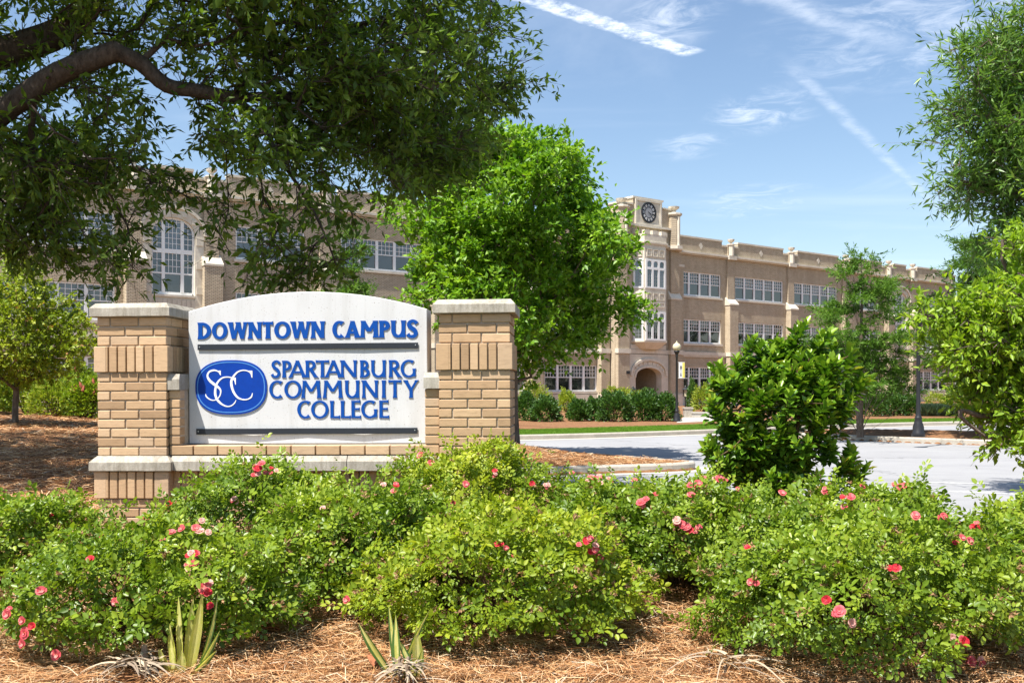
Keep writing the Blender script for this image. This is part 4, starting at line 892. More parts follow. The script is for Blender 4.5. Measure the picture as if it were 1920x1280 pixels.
# --- the big oak on the left: limbs drawn through the picture, crown above and behind the sign
oak = empty('oak_tree', (-7.6, 10.6, gz1(-7.6, 10.6))); tag(oak, 'big dark oak spreading over the sign from the left', 'tree')
ob_ = np.array(oak.location)
def ip(px, py, Y): return np.array(atY(px, py, Y))
def chain(init, start, pts, r0, r1, per=4):
    P = crom([init[start][0]] + [np.array(p) for p in pts], per)[1:]; par = start
    for i, p in enumerate(P): init.append((np.array(p), par, r0 + (r1 - r0) * (i + 1) / len(P))); par = len(init) - 1
    return par
init = [(ob_ + [0, 0, -.2], -1, .46)]
a = chain(init, 0, [ob_ + [.05, .0, 1.2], ob_ + [.15, -.1, 2.4], ob_ + [.3, -.1, 3.3]], .42, .36)
l1 = chain(init, a, [ip(-60, 240, 10.3), ip(20, 198, 10.2), ip(110, 138, 10.1), ip(215, 97, 10.1)], .135, .105)
l1b = chain(init, l1, [ip(262, 118, 10.2), ip(312, 160, 10.3), ip(368, 170, 10.4), ip(440, 184, 10.6)], .088, .07)
l1c = chain(init, l1b, [ip(470, 145, 11.0), ip(520, 95, 11.5), ip(600, 60, 12.0), ip(700, 40, 12.8)], .055, .02)
l1d = chain(init, l1b, [ip(490, 225, 10.7), ip(520, 290, 10.6), ip(560, 350, 10.5), ip(600, 420, 10.4), ip(632, 500, 10.4)], .035, .008)
chain(init, l1b, [ip(560, 180, 11.2), ip(660, 190, 12), ip(780, 170, 13), ip(880, 180, 14)], .06, .018)
chain(init, l1c, [ip(560, 110, 12.0), ip(690, 110, 13), ip(820, 80, 14.5), ip(930, 140, 15.5)], .05, .015)
l2 = chain(init, a, [ip(-80, 130, 11.0), ip(20, 95, 11.0), ip(110, 62, 11.0), ip(160, 20, 11.0), ip(190, -60, 11.0), ip(230, -200, 11.2)], .20, .11)
chain(init, l2, [ip(330, -300, 11), ip(480, -380, 11.5), ip(650, -420, 12)], .10, .04)
l3 = chain(init, a, [ob_ + [-.6, -.4, 4.8], ob_ + [-1.0, -1.0, 6.6], ob_ + [-.6, -2.2, 8.4]], .24, .08)
chain(init, l3 - 4, [ob_ + [-2.4, 0.4, 6.4], ob_ + [-3.6, .8, 8.0]], .12, .04)
chain(init, l2 - 6, [ip(180, -10, 11.8), ip(260, -40, 12.8), ip(420, -120, 14.0), ip(600, -150, 15.5)], .09, .03)
chain(init, l1 - 6, [ip(60, 300, 10.6), ip(90, 390, 10.8), ip(110, 450, 11)], .04, .012)
r = np.random.RandomState(11); T = []
BL = [  # px, py, Y, rx px, ry px, depth, twigs
 (60, 20, 10.6, 190, 100, 1.6, 120), (300, 10, 10.8, 170, 75, 1.4, 100), (520, 20, 11.3, 170, 90, 1.8, 150), (700, 60, 12.2, 170, 120, 2.2, 240), (850, 60, 13.0, 110, 100, 2.4, 110),
 (560, 150, 11.0, 130, 80, 1.2, 130), (730, 200, 12.0, 170, 110, 2.0, 300), (860, 190, 13.2, 110, 90, 2.0, 130), (930, 140, 13.6, 70, 50, 1.2, 34), (975, 150, 13.6, 50, 22, .6, 12), (800, 310, 12.2, 130, 60, 1.4, 130),
 (650, 310, 11.0, 130, 80, 1.1, 150), (520, 290, 10.6, 110, 70, .9, 76), (430, 250, 10.4, 80, 60, .8, 44), (690, 400, 10.8, 60, 40, .6, 26), (590, 400, 10.5, 70, 60, .6, 36), (540, 470, 10.3, 60, 60, .5, 26), (490, 540, 10.2, 45, 40, .4, 10),
 (90, 220, 11.0, 150, 80, 1.5, 120), (60, 330, 11.2, 120, 80, 1.6, 170), (60, 440, 11.2, 100, 75, 1.3, 120), (150, 470, 11.2, 40, 50, .6, 20), (200, 320, 10.8, 90, 70, 1.0, 64), (250, 250, 10.6, 60, 70, .8, 34), (290, 370, 10.4, 70, 50, .7, 34),
 (240, 440, 10.3, 42, 46, .5, 22), (240, 500, 10.2, 44, 30, .4, 18), (380, 380, 10.4, 70, 60, .6, 46), (150, 340, 10.5, 60, 60, .6, 34), (520, 520, 10.2, 60, 40, .4, 26), (610, 470, 10.4, 60, 50, .5, 30), (470, 330, 10.4, 60, 40, .5, 24), (455, 390, 10.3, 42, 56, .5, 18), (430, 460, 10.2, 40, 30, .4, 8), (270, 150, 10.6, 40, 50, .6, 14), (400, 110, 10.8, 90, 60, 1.0, 60),
 (120, 130, 11.6, 150, 60, 1.6, 50)]
for px, py, Y, rx, ry, dp, n in BL: T.append(clumps(atY(px, py, Y), (rx / F * Y, dp, ry / F * Y), max(5, int(n * (1.0 if py < 240 and px > 480 else (.62 if py > 290 and px > 190 else .85)))), r, 7, .16))
nv = sum(len(t) for t in T)
for c, rd, n in (((-6.5, 9.6, 9.6), (4.6, 4.0, 2.4), 420), ((-3.6, 11.0, 9.2), (3.6, 4.6, 2.0), 260), ((-2.6, 13.4, 8.6), (2.2, 2.4, 1.4), 110), ((-9.6, 9.6, 7.6), (2.6, 3.2, 2.6), 140), ((-6.8, 8.8, 7.6), (2.8, 2.4, 1.2), 300), ((-4.4, 12.6, 7.4), (2.6, 2.6, 1.1), 120)):
    T.append(ell(c, rd, n, r, .45))
T = np.concatenate(T); T = T[T[:, 2] > 2.2]
# a few blunt gaps where the sky and the building show through
def gap(px, py, rr):
    s_ = np.stack([960 + T[:, 0] / T[:, 1] * F, HZ - (T[:, 2] - EYE) / T[:, 1] * F], 1); return np.hypot((s_[:, 0] - px) / rr[0], (s_[:, 1] - py) / rr[1]) > 1
for gpx, gpy in ((20, 195), (60, 170), (105, 142), (150, 118), (195, 100), (235, 102), (268, 122), (300, 152), (335, 168), (375, 174), (60, 85), (110, 60)):
    T = T[gap(gpx, gpy, (34, 30)) | (T[:, 1] > 10.35)]
for gpx, gpy, rr in ((335, 235, (40, 90)), (338, 425, (62, 50)), (235, 215, (26, 30)), (180, 265, (20, 30)), (410, 60, (24, 18)), (250, 40, (20, 16)), (620, 250, (18, 16)), (900, 60, (20, 24)), (130, 330, (20, 22)), (470, 200, (20, 18)), (800, 130, (14, 14)), (338, 480, (48, 96)), (470, 345, (60, 20)), (570, 372, (60, 18)), (455, 420, (24, 40)), (560, 440, (40, 26)), (270, 165, (30, 26)), (385, 335, (30, 34)), (520, 345, (22, 40)), (640, 440, (30, 40)), (160, 395, (30, 30)), (100, 545, (70, 40)), (395, 510, (36, 50)), (710, 380, (22, 30)), (305, 130, (36, 20)), (400, 310, (40, 26)), (335, 470, (46, 60)), (180, 430, (36, 34)), (440, 320, (24, 30)), (560, 225, (22, 20)), (690, 330, (26, 26))): T = T[gap(gpx, gpy, rr)]
pos, par, rad, tip, od = grow(init, T, .30, .45, .02, 5)
V, Fc = wood(pos, par, rad, .0045, 2.5); link('trunk', mesh_np('trunk', V - ob_, Fc, M['bark'], smooth=True), oak)
D = pos[tip] - pos[par[tip]]
To = T[od]; hi_ = HZ - (To[:, 2] - EYE) / To[:, 1] * F < -70
V, Fc, n, rr = sprays(To[~hi_], (D + [0, 0, -.05])[~hi_], 21, .10, .118, .36, .6, seed=21, along=1.8)
twigs_obj(oak, ob_, M['bark'], .003)
V2, F2, n2, rr2 = sprays(To[hi_], D[hi_], 20, .20, .20, .40, .9, seed=22, along=1.6)
foliage_obj('crown', np.concatenate([V, V2]) - ob_, np.concatenate([Fc, F2 + len(V)]), M['oakleaf'], oak, np.concatenate([np.repeat(rr.rand((~hi_).sum()), 21) * .5 + rr.rand(n) * .5, rr2.rand(n2)]), False)

# --- bright round-crowned tree behind the right pillar
def profile_tree(name, label, base, prof, nt, per, spread, L, wr, mat, barkm, seed, trunk_r, up=.6, lump=.14, kp=.3, rise=.5, wmin=.35, six=False, flat=1.0, fold=.18, tipbias=.6, along=.6, lean=(0, 0), tipr=.005, bough=0, bsig=.25):
    o = empty(name, base); tag(o, label, 'tree'); b = np.array(base); r = np.random.RandomState(seed)
    zs = np.array([p[0] for p in prof]); Rr = np.array([p[1] for p in prof]); H = zs[-1]
    wgt = np.interp(np.linspace(zs[0], H, 200), zs, Rr) ** 1.6 + .05; zz = np.interp(r.rand(nt), np.cumsum(wgt) / wgt.sum(), np.linspace(zs[0], H, 200)); an = r.rand(nt) * 2 * np.pi
    lum = 1 + lump * np.sin(3 * an + zz * 1.3 + seed) + lump * .8 * np.sin(5 * an - 2.1 * zz + 2 * seed) + lump * .6 * np.sin(7 * zz + an)
    q = wmin + (1 - wmin) * r.rand(nt) ** tipbias; rr_ = np.interp(zz, zs, Rr) * lum * q
    T = np.stack([rr_ * np.cos(an) + lean[0] * zz / H, rr_ * np.sin(an) + lean[1] * zz / H, zz], 1)
    if bough:
        nb_ = nt // bough; T = T[:nb_][np.arange(nt) % nb_] + r.normal(0, bsig, (nt, 3)) * np.array([1, 1, .6]); rr_ = np.hypot(T[:, 0], T[:, 1])
    init = [(np.array([0, 0, -.15]), -1, trunk_r)]; nseg = 9
    for i in range(nseg):
        f = (i + 1) / nseg; init.append((np.array([.05 * math.sin(3 * f + seed) + lean[0] * f, .05 * math.cos(2.3 * f + seed) + lean[1] * f, H * .88 * f]), i, max(.012, trunk_r * (1 - f) ** .8)))
    src = T - np.array([0, 0, 1]) * rr_[:, None] * rise
    pos, par, rad, tip, od = grow(init, T, kp, .5, 0.0, seed); V, Fc = wood(pos, par, rad, tipr, 2.4)
    link('trunk', mesh_np('trunk', V, Fc, barkm, smooth=True), o)
    out = T[od] * np.array([1, 1, 0]); D = unit(out) * 1.0 + np.array([0, 0, rise])
    V, Fc, n, rn = sprays(T[od], D, per, spread, L, wr, up, unit(out) * .35, seed + 1, six, flat, fold, along)
    foliage_obj('crown', V, Fc, mat, o, np.clip(np.repeat(rn.rand(len(T)), per) * .6 + rn.rand(n) * .4, 0, 1), six); return o
et = profile_tree('elm_tree', 'dense bright green round tree behind the right brick pillar', (0.05, 21.8, gz1(0.05, 21.8)), [(1.59, 0.48), (2.0, 1.37), (2.32, 1.86), (3.29, 2.26), (4.42, 2.42), (5.31, 2.42), (5.87, 2.02), (6.36, 1.41), (6.84, 0.73), (7.2, 0.1)], 2500, 27, .105, .135, .56, M['elmleaf'], M['bark2'], 4, .17, up=1.1, lump=.13, rise=.75, wmin=.25, tipbias=.5, bough=11, bsig=.2)
# --- feathery cypresses
CY = [(10.25, 29.3, 5.7, 1.75, 31, 'feathery young conifer on the island left of the plain lamp post', (0, 0)), (13.15, 27.9, 6.5, 1.6, 37, 'taller feathery conifer on the island behind the leafy right-hand branch', (0, 0)), (-5.0, 31.0, 7.0, 1.7, 43, 'feathery light green conifer just above the arched top of the sign', (0, 0))]
for x, y, H, w_, sd, lb, ln in CY:
    o = profile_tree('cypress_tree', lb, (x, y, .3 if x > 5 else .12), [(.95, .5 * w_), (1.5, .95 * w_), (2.6, 1.0 * w_), (3.8, .82 * w_), (4.5, .55 * w_), (5.1, .32 * w_), (H - .1, .06)], 520, 72, .14, .13, .22, M['cyleaf'], M['bark2'], sd, .11, up=.4, lump=.30, kp=.9, rise=.12, wmin=.12, flat=.5, tipbias=.75, along=1.6, tipr=.0025, bough=7, bsig=.17); o['group'] = 'feathery conifers'
# --- right-hand trees, trunks beyond the frame
def side_tree(name, label, base, limbs, blobs, per, spread, L, wr, mat, seed, tr, six=False, up=.5, flat=1.0, bark_='bark2', along=1.2, kp=.3):
    o = empty(name, base); tag(o, label, 'tree'); b = np.array(base); r = np.random.RandomState(seed)
    init = [(b + [0, 0, -.2], -1, tr)]; a = chain(init, 0, [b + np.array(p) for p in limbs[0]], tr, tr * .6)
    for lm in limbs[1:]: chain(init, a, lm, tr * .4, .012)
    T = np.concatenate([clumps(atY(px, py, Y) if Y else px, (rx / F * Y, dp, ry / F * Y) if Y else py, n, r, 6 if not Y or Y < 10 else 10, (.09 if Y < 10 else .17) if Y else .4) for px, py, Y, rx, ry, dp, n in blobs])
    pos, par, rad, tip, od = grow(init, T, kp, .4, .02, seed); V, Fc = wood(pos, par, rad, .004, 2.4); link('trunk', mesh_np('trunk', V - b, Fc, M[bark_], smooth=True), o)
    D = pos[tip] - pos[par[tip]]; V, Fc, n, rn = sprays(T[od], D, per, spread, L, wr, up, None, seed + 1, six, flat, .16, along)
    if b[1] < 20: twigs_obj(o, b, M[bark_], .0022)
    foliage_obj('crown', V - b, Fc, mat, o, np.clip(np.repeat(rn.rand(len(T)), per) * .4 + rn.rand(n) * .6, 0, 1), six); return o
side_tree('willow_oak', 'tall oak with narrow leaves reaching in at the upper right', (8.6, 14.5, gz1(8.6, 9.0) * 0 + .0), [[(0, 0, 2), (-.1, 0, 4), (-.2, 0, 6), (-.2, 0, 8)], [ip(1900, 250, 14.2), ip(1800, 240, 14)], [ip(1900, 330, 14.2), ip(1790, 330, 14)], [ip(1920, 90, 14.2), ip(1860, 60, 14)]],
  [(1915, 450, 14.2, 46, 60, .8, 60), (1941, 60, 14.2, 100, 90, 1.0, 99), (1866, 150, 14, 70, 55, .8, 54), (1806, 130, 13.8, 50, 40, .5, 16), (1786, 215, 13.8, 40, 28, .5, 10), (1866, 235, 14, 95, 50, .9, 75), (1936, 220, 14.2, 90, 80, 1.1, 90), (1826, 330, 13.9, 62, 34, .6, 36), (1896, 340, 14.1, 80, 50, .9, 63), (1936, 390, 14.2, 60, 60, .8, 54), (1996, 250, 14.6, 90, 200, 1.3, 81), (1801, 290, 13.9, 24, 16, .3, 5), (1926, 130, 14.3, 70, 60, .9, 45), ],
  34, .14, .135, .22, M['willowleaf'], 51, .2)
side_tree('water_oak', 'light green glossy-leaved young oak leaning in from the right edge', (6.4, 9.2, .1), [[(0, 0, .9), (-.1, 0, 1.7), (-.1, 0, 2.6)], [ip(1900, 620, 8.9), ip(1800, 600, 8.8), ip(1720, 590, 8.8)], [ip(1900, 680, 8.9), ip(1790, 690, 8.8)], [ip(1920, 760, 8.8), ip(1800, 770, 8.6), ip(1850, 820, 8.6)], [ip(1920, 520, 9), ip(1880, 450, 9)]],
  [(1850, 735, 8.8, 50, 26, .3, 26), (1900, 760, 8.8, 40, 30, .3, 26), (1838, 600, 8.8, 90, 46, .4, 53), (1763, 600, 8.8, 40, 34, .2, 17), (1918, 610, 8.9, 80, 60, .5, 73), (1838, 670, 8.8, 90, 46, .4, 58), (1918, 690, 8.9, 80, 66, .5, 78), (1928, 805, 8.7, 60, 22, .3, 22), (1898, 835, 8.6, 50, 14, .2, 9), (1943, 500, 9, 34, 90, .4, 41), (1998, 600, 9.1, 60, 250, .6, 110), (1888, 560, 8.9, 60, 24, .3, 22), (1778, 650, 8.8, 34, 26, .2, 11), ],
  32, .08, .074, .44, M['waterleaf'], 57, .085, True, up=.9)
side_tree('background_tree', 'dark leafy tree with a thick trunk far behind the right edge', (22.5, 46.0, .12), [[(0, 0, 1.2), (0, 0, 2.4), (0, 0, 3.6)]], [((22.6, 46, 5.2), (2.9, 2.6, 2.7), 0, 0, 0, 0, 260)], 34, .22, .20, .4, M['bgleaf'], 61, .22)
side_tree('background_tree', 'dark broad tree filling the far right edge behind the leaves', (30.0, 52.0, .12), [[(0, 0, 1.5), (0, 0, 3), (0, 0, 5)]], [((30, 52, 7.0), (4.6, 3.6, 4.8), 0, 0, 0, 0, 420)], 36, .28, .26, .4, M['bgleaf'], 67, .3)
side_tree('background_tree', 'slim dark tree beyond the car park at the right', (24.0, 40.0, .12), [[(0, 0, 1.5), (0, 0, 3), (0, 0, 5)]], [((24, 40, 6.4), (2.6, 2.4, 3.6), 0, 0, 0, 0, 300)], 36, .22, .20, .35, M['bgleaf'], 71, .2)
# --- crape myrtle and shrubs on the left bank
def on_bank(px, py, Y): return (float((px - 960) / F * Y), Y)
cx, cy = on_bank(28, 775, 17.0)
profile_tree('crape_myrtle', 'yellow green young tree with reddish tips left of the brick pillar', (cx, cy, gz1(cx, cy)), [(.72, .5), (1.0, 1.1), (1.5, 1.18), (2.0, .88), (2.4, .55), (2.75, .24), (2.95, .05)], 620, 36, .085, .078, .5, M['myrleaf'], M['bark2'], 81, .055, up=.8, lump=.16, rise=.7, wmin=.25, tipbias=.6)
def bush(name, label, cat, c, rad, n, L, wr, mat, seed, group=None, zlo=-.3, shell=.62, six=False, upb=.5, lump=.12):
    o = empty(name, c); tag(o, label, cat, group); r = np.random.RandomState(seed); d = rv(n, r); d[:, 2] = np.where(d[:, 2] < zlo, -d[:, 2], d[:, 2])
    lu = 1 + lump * np.sin(5 * d[:, 0] + seed) + lump * np.sin(6 * d[:, 1] + 2 * seed) * np.cos(4 * d[:, 2]) + lump * .7 * np.sin(9 * (d[:, 0] + d[:, 2]) + seed)
    q = lu * (shell + (1 - shell) * r.rand(n) ** .6) * (1 + .06 * r.normal(size=n)); P = d * np.array(rad) * q[:, None]; P[:, 2] = np.maximum(P[:, 2] + rad[2] * .35, .02)
    dr = unit(d + rv(n, r) * .8 + np.array([0, 0, .3])); N = unit(d * .6 + rv(n, r) * .9 + np.array([0, 0, upb])); l = L * (.65 + .6 * r.rand(n))
    V, Fc = leaf_geo(P, dr, N, l, l * wr, six); foliage_obj('foliage', V, Fc, mat, o, r.rand(n), six)
    ns = 14; a = r.rand(ns) * 6.28; e = np.stack([np.cos(a) * rad[0] * .55, np.sin(a) * rad[1] * .55, np.full(ns, rad[2] * .8)], 1); s_ = np.stack([np.cos(a) * rad[0] * .08, np.sin(a) * rad[1] * .08, np.full(ns, -.04)], 1)
    V, Fc = tubes(s_, e, np.full(ns, .02), np.full(ns, .006)); link('stems', mesh_np('stems', V, Fc, M['twig']), o); return o
for px, py, Y, w_, h_, sd, mt, lb in ((110, 772, 20.2, .66, .55, 1, 'yelleaf', 'pale yellow green shrub at the foot of the young tree'), (50, 764, 20.8, .55, .6, 2, 'yelleaf', 'yellow green shrub behind the slim young trunk'), (165, 765, 20.0, .45, .62, 3, 'hydleaf', 'bright hydrangea bush with red flower heads beside the brick pillar'), (-30, 770, 19.6, .6, .6, 4, 'hydleaf', 'leafy green shrub cut off by the left edge'), (150, 745, 21.0, .45, .75, 7, 'hydleaf', 'taller hydrangea behind the pale yellow shrub')):
    x, y = on_bank(px, py, Y); b_ = bush('shrub', lb, 'shrub', (x, y, gz1(x, y) - .02), (w_, w_ * .8, h_), 4200, .07, .5, M[mt], 90 + sd)
    if mt == 'hydleaf' and px > 0:
        M.setdefault('panicle', plain('red brown panicle', (0.32, 0.09, 0.055), 0.9, var=.4, scale=60))
        for k in range(7):
            a = random.uniform(0, 6.28); q = random.uniform(.2, .9); m = MB(); m.lathe([(.005, 0), (.035, .03), (.028, .09), (.004, .15)], 0, 0, 7)
            p_ = m.build('flower_head', M['panicle'], b_, loc=(math.cos(a) * w_ * q, -abs(math.sin(a)) * w_ * q * .8, h_ * 1.3 * math.sqrt(max(.1, 1 - q * q)) + .02)); p_.rotation_euler = (random.uniform(-.4, .4), random.uniform(-.4, .4), 0)
# --- hedges and shrubs in front of the building
def far(px, py, z=.12): p = at(px, py, z); return p
HB = [(985, 788, 44, 46), (1022, 790, 52, 40), (1085, 789, 40, 34), (1118, 788, 40, 36), (1152, 790, 56, 50), (1208, 789, 60, 50), (1244, 789, 56, 44)]
for k, (px, py, w_, h_) in enumerate(HB):
    p = far(px, py); s_ = p.y / F; pl_ = ['first', 'second', 'third', 'fourth', 'fifth', 'sixth', 'seventh'][k]
    bush('hedge_shrub', pl_ + ' round dark green shrub from the right brick pillar, before the building', 'shrub', (p.x, p.y, .11), (w_ * .56 * s_, .8, h_ * .82 * s_), 4200, .12, .5, M['hedge'], 120 + k, 'dark shrubs in front of the building')
for k, (px, py, w_, h_) in enumerate([(1000, 770, 60, 46), (1062, 772, 30, 36), (1160, 768, 60, 40), (1195, 770, 40, 34), (1320, 772, 34, 46), (1345, 776, 30, 34), (1298, 768, 16, 50)]):
    p = far(px, py); s_ = p.y / F
    lb = ['flowering pale shrub behind the dark shrubs next to the brick pillar', 'thin pale shrub in the gap between the dark shrubs', 'wide pale yellow shrub left of the arched entrance', 'pale yellow shrub just in front of the arched entrance', 'pale yellow shrub right of the entrance pedestal', 'low yellow shrub peeping out left of the glossy bush', 'narrow dark shrub under the window right of the entrance'][k]
    bush('pale_shrub', lb, 'shrub', (p.x, p.y, .11), (w_ * .56 * s_, .8, h_ * .8 * s_), 2600, .13, .45, M['yelleaf'] if k != 6 else M['hedge'], 140 + k, 'pale shrubs along the building')
for k, (px, py, w_, h_) in enumerate([(1575, 779, 60, 34), (1640, 780, 44, 36), (1672, 779, 50, 38), (1702, 779, 40, 34), (1530, 776, 60, 40), (1470, 778, 60, 40)]):
    p = far(px, py); s_ = p.y / F
    bush('hedge_shrub', ['dark shrub behind the glossy bush and the conifer trunk', 'rounded dark shrub right of the conifer trunk', 'largest dark shrub below the far arched door', 'dark shrub left of the plain lamp post', 'dark shrub hidden by the upper glossy bush', 'dark shrub behind the middle of the glossy bush'][k], 'shrub', (p.x, p.y, .11), (w_ * .56 * s_, .9, h_ * .82 * s_), 3000, .13, .5, M['hedge'], 160 + k, 'dark shrubs in front of the building')
for k, (px, py, w_, h_) in enumerate([(1755, 768, 34, 30), (1790, 770, 30, 36), (1850, 775, 50, 40)]):
    p = far(px, py); s_ = p.y / F
    bush('pale_shrub', ['pale yellow shrub behind the blue green grass', 'pale shrub between the grass clump and the dark trunk', 'pale shrub behind the right-hand conifer trunk'][k], 'shrub', (p.x, p.y, .11), (w_ * .56 * s_, .8, h_ * .8 * s_), 1400, .12, .45, M['yelleaf'], 180 + k, 'pale shrubs along the building')
# ornamental grass clump
p = far(1762, 780); og = empty('ornamental_grass', (p.x, p.y, .12)); tag(og, 'blue green clump of ornamental grass beside the plain lamp post', 'grass clump')
n = 5000; r = np.random.RandomState(5); b0 = np.stack([r.uniform(-.95, .95, n), r.uniform(-.4, .4, n), np.zeros(n)], 1); D = unit(np.stack([b0[:, 0] * .25 + r.normal(0, .25, n), b0[:, 1] * .4 + r.normal(0, .25, n), np.ones(n)], 1))
V, Fc = leaf_geo(b0, D, rv(n, r), .5 + .22 * r.rand(n), np.full(n, .014), droop=6); foliage_obj('blades', V, Fc, M['blugrass'], og, r.rand(n), False)
# lawn blades
K = np.array(FK); n = 60000; r = np.random.RandomState(6); sel = [i for i in range(len(K) - 1) if K[i][0] > -3 and K[i][0] < 24]
i = np.array(sel)[r.randint(0, len(sel), n)]; t = r.rand(n, 1); a_ = np.array(L0)[i] * (1 - t) + np.array(L0)[i + 1] * t; b_ = np.array(L1)[i] * (1 - t) + np.array(L1)[i + 1] * t; q = r.rand(n, 1); P = np.concatenate([a_ * (1 - q) + b_ * q, np.full((n, 1), .128)], 1)
V, Fc = leaf_geo(P, unit(np.stack([r.normal(0, .5, n), r.normal(0, .5, n), np.ones(n)], 1)), rv(n, r), .04 + .03 * r.rand(n), np.full(n, .012), droop=1)
tag(link('lawn_grass', mesh_np('lawn_grass', V, Fc, M['grassleaf'], np.repeat(r.rand(n), 2))), 'short mown grass blades on the lawn strip', 'grass', kind='stuff')

# a distant line of trees off to the right, mirrored in the windows
r = np.random.RandomState(9); C = np.concatenate([ell((70 + 6 * math.sin(i), 20 + i * 13, 4.5), (6, 6.5, 4.6 + 1.5 * math.sin(2 * i)), 90, r, .6) for i in range(9)])
V, Fc, n, rn = sprays(C, np.tile([[0, 0, 1.]], (len(C), 1)), 16, .7, .9, .6, .6, seed=4)
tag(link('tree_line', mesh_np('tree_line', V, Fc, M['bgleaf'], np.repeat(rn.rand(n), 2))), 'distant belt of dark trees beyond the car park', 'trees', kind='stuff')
# ------------------------------------------------------------------ rose bushes in front of the sign
ROSES = [  # px, Y, half width px, top py, depth, yellow?, label
 (290, 4.80, 275, 985, .52, 0, 'low rose bush at the front left behind the striped yucca'),
 (30, 6.0, 160, 928, .50, 0, 'rose bush at the left edge beside the brick pillar'),
 (480, 6.15, 200, 866, .46, 0, 'rose bush with a red cluster against the left half of the sign base'),
 (685, 5.55, 185, 897, .46, 0, 'green rose bush below the middle of the sign'),
 (945, 5.05, 262, 950, .56, 1, 'wide yellowing rose bush at the centre front'),
 (885, 6.65, 158, 826, .42, 1, 'tall yellow green rose bush against the right brick pillar'),
 (1135, 6.2, 120, 900, .42, 0, 'rose bush with pink flowers just right of the sign'),
 (1285, 5.85, 150, 893, .46, 0, 'rose bush with a pink cluster in front of the car park'),
 (1445, 5.6, 140, 930, .44, 0, 'rose bush at the foot of the glossy evergreen'),
 (1625, 4.80, 290, 965, .56, 0, 'biggest rose bush at the front right'),
 (1660, 5.75, 150, 901, .46, 0, 'tall rose bush behind the biggest one at the right'),
 (1930, 5.3, 125, 925, .46, 0, 'rose bush cut off by the right edge')]
BU = []
def lumpf(d, sd): return 1 + .14 * np.sin(4.3 * d[:, 0] + sd) * np.cos(3.1 * d[:, 1] + sd) + .12 * np.sin(7 * d[:, 0] - 5 * d[:, 2] + 2 * sd) + .10 * np.sin(11 * d[:, 1] + 8 * d[:, 2] + sd)
def rosette(C, D, N, r):
    """compound leaves: five leaflets on a short stalk"""
    n = len(C); D = unit(D); N = unit(N - (N * D).sum(1, keepdims=True) * D); X = np.cross(D, N); sc = (.6 + .85 * r.rand(n) ** 1.3)[:, None]; Ps = []; Ds = []; Ns = []; Ls = []
    for (v, u, ang, l) in ((1.0, 0, 0, 1.1), (.72, .1, 1.0, 1.0), (.72, -.1, -1.0, 1.0), (.28, .1, 1.15, .8), (.28, -.1, -1.15, .8)):
        Ps.append(C + (D * v + X * u) * .045 * sc); Ds.append(D * math.cos(ang) + X * math.sin(ang) + rv(n, r) * .22); Ns.append(N + rv(n, r) * .35); Ls.append(.0275 * l * sc[:, 0] * (.85 + .3 * r.rand(n)))
    return np.concatenate(Ps), np.concatenate(Ds), np.concatenate(Ns), np.concatenate(Ls)
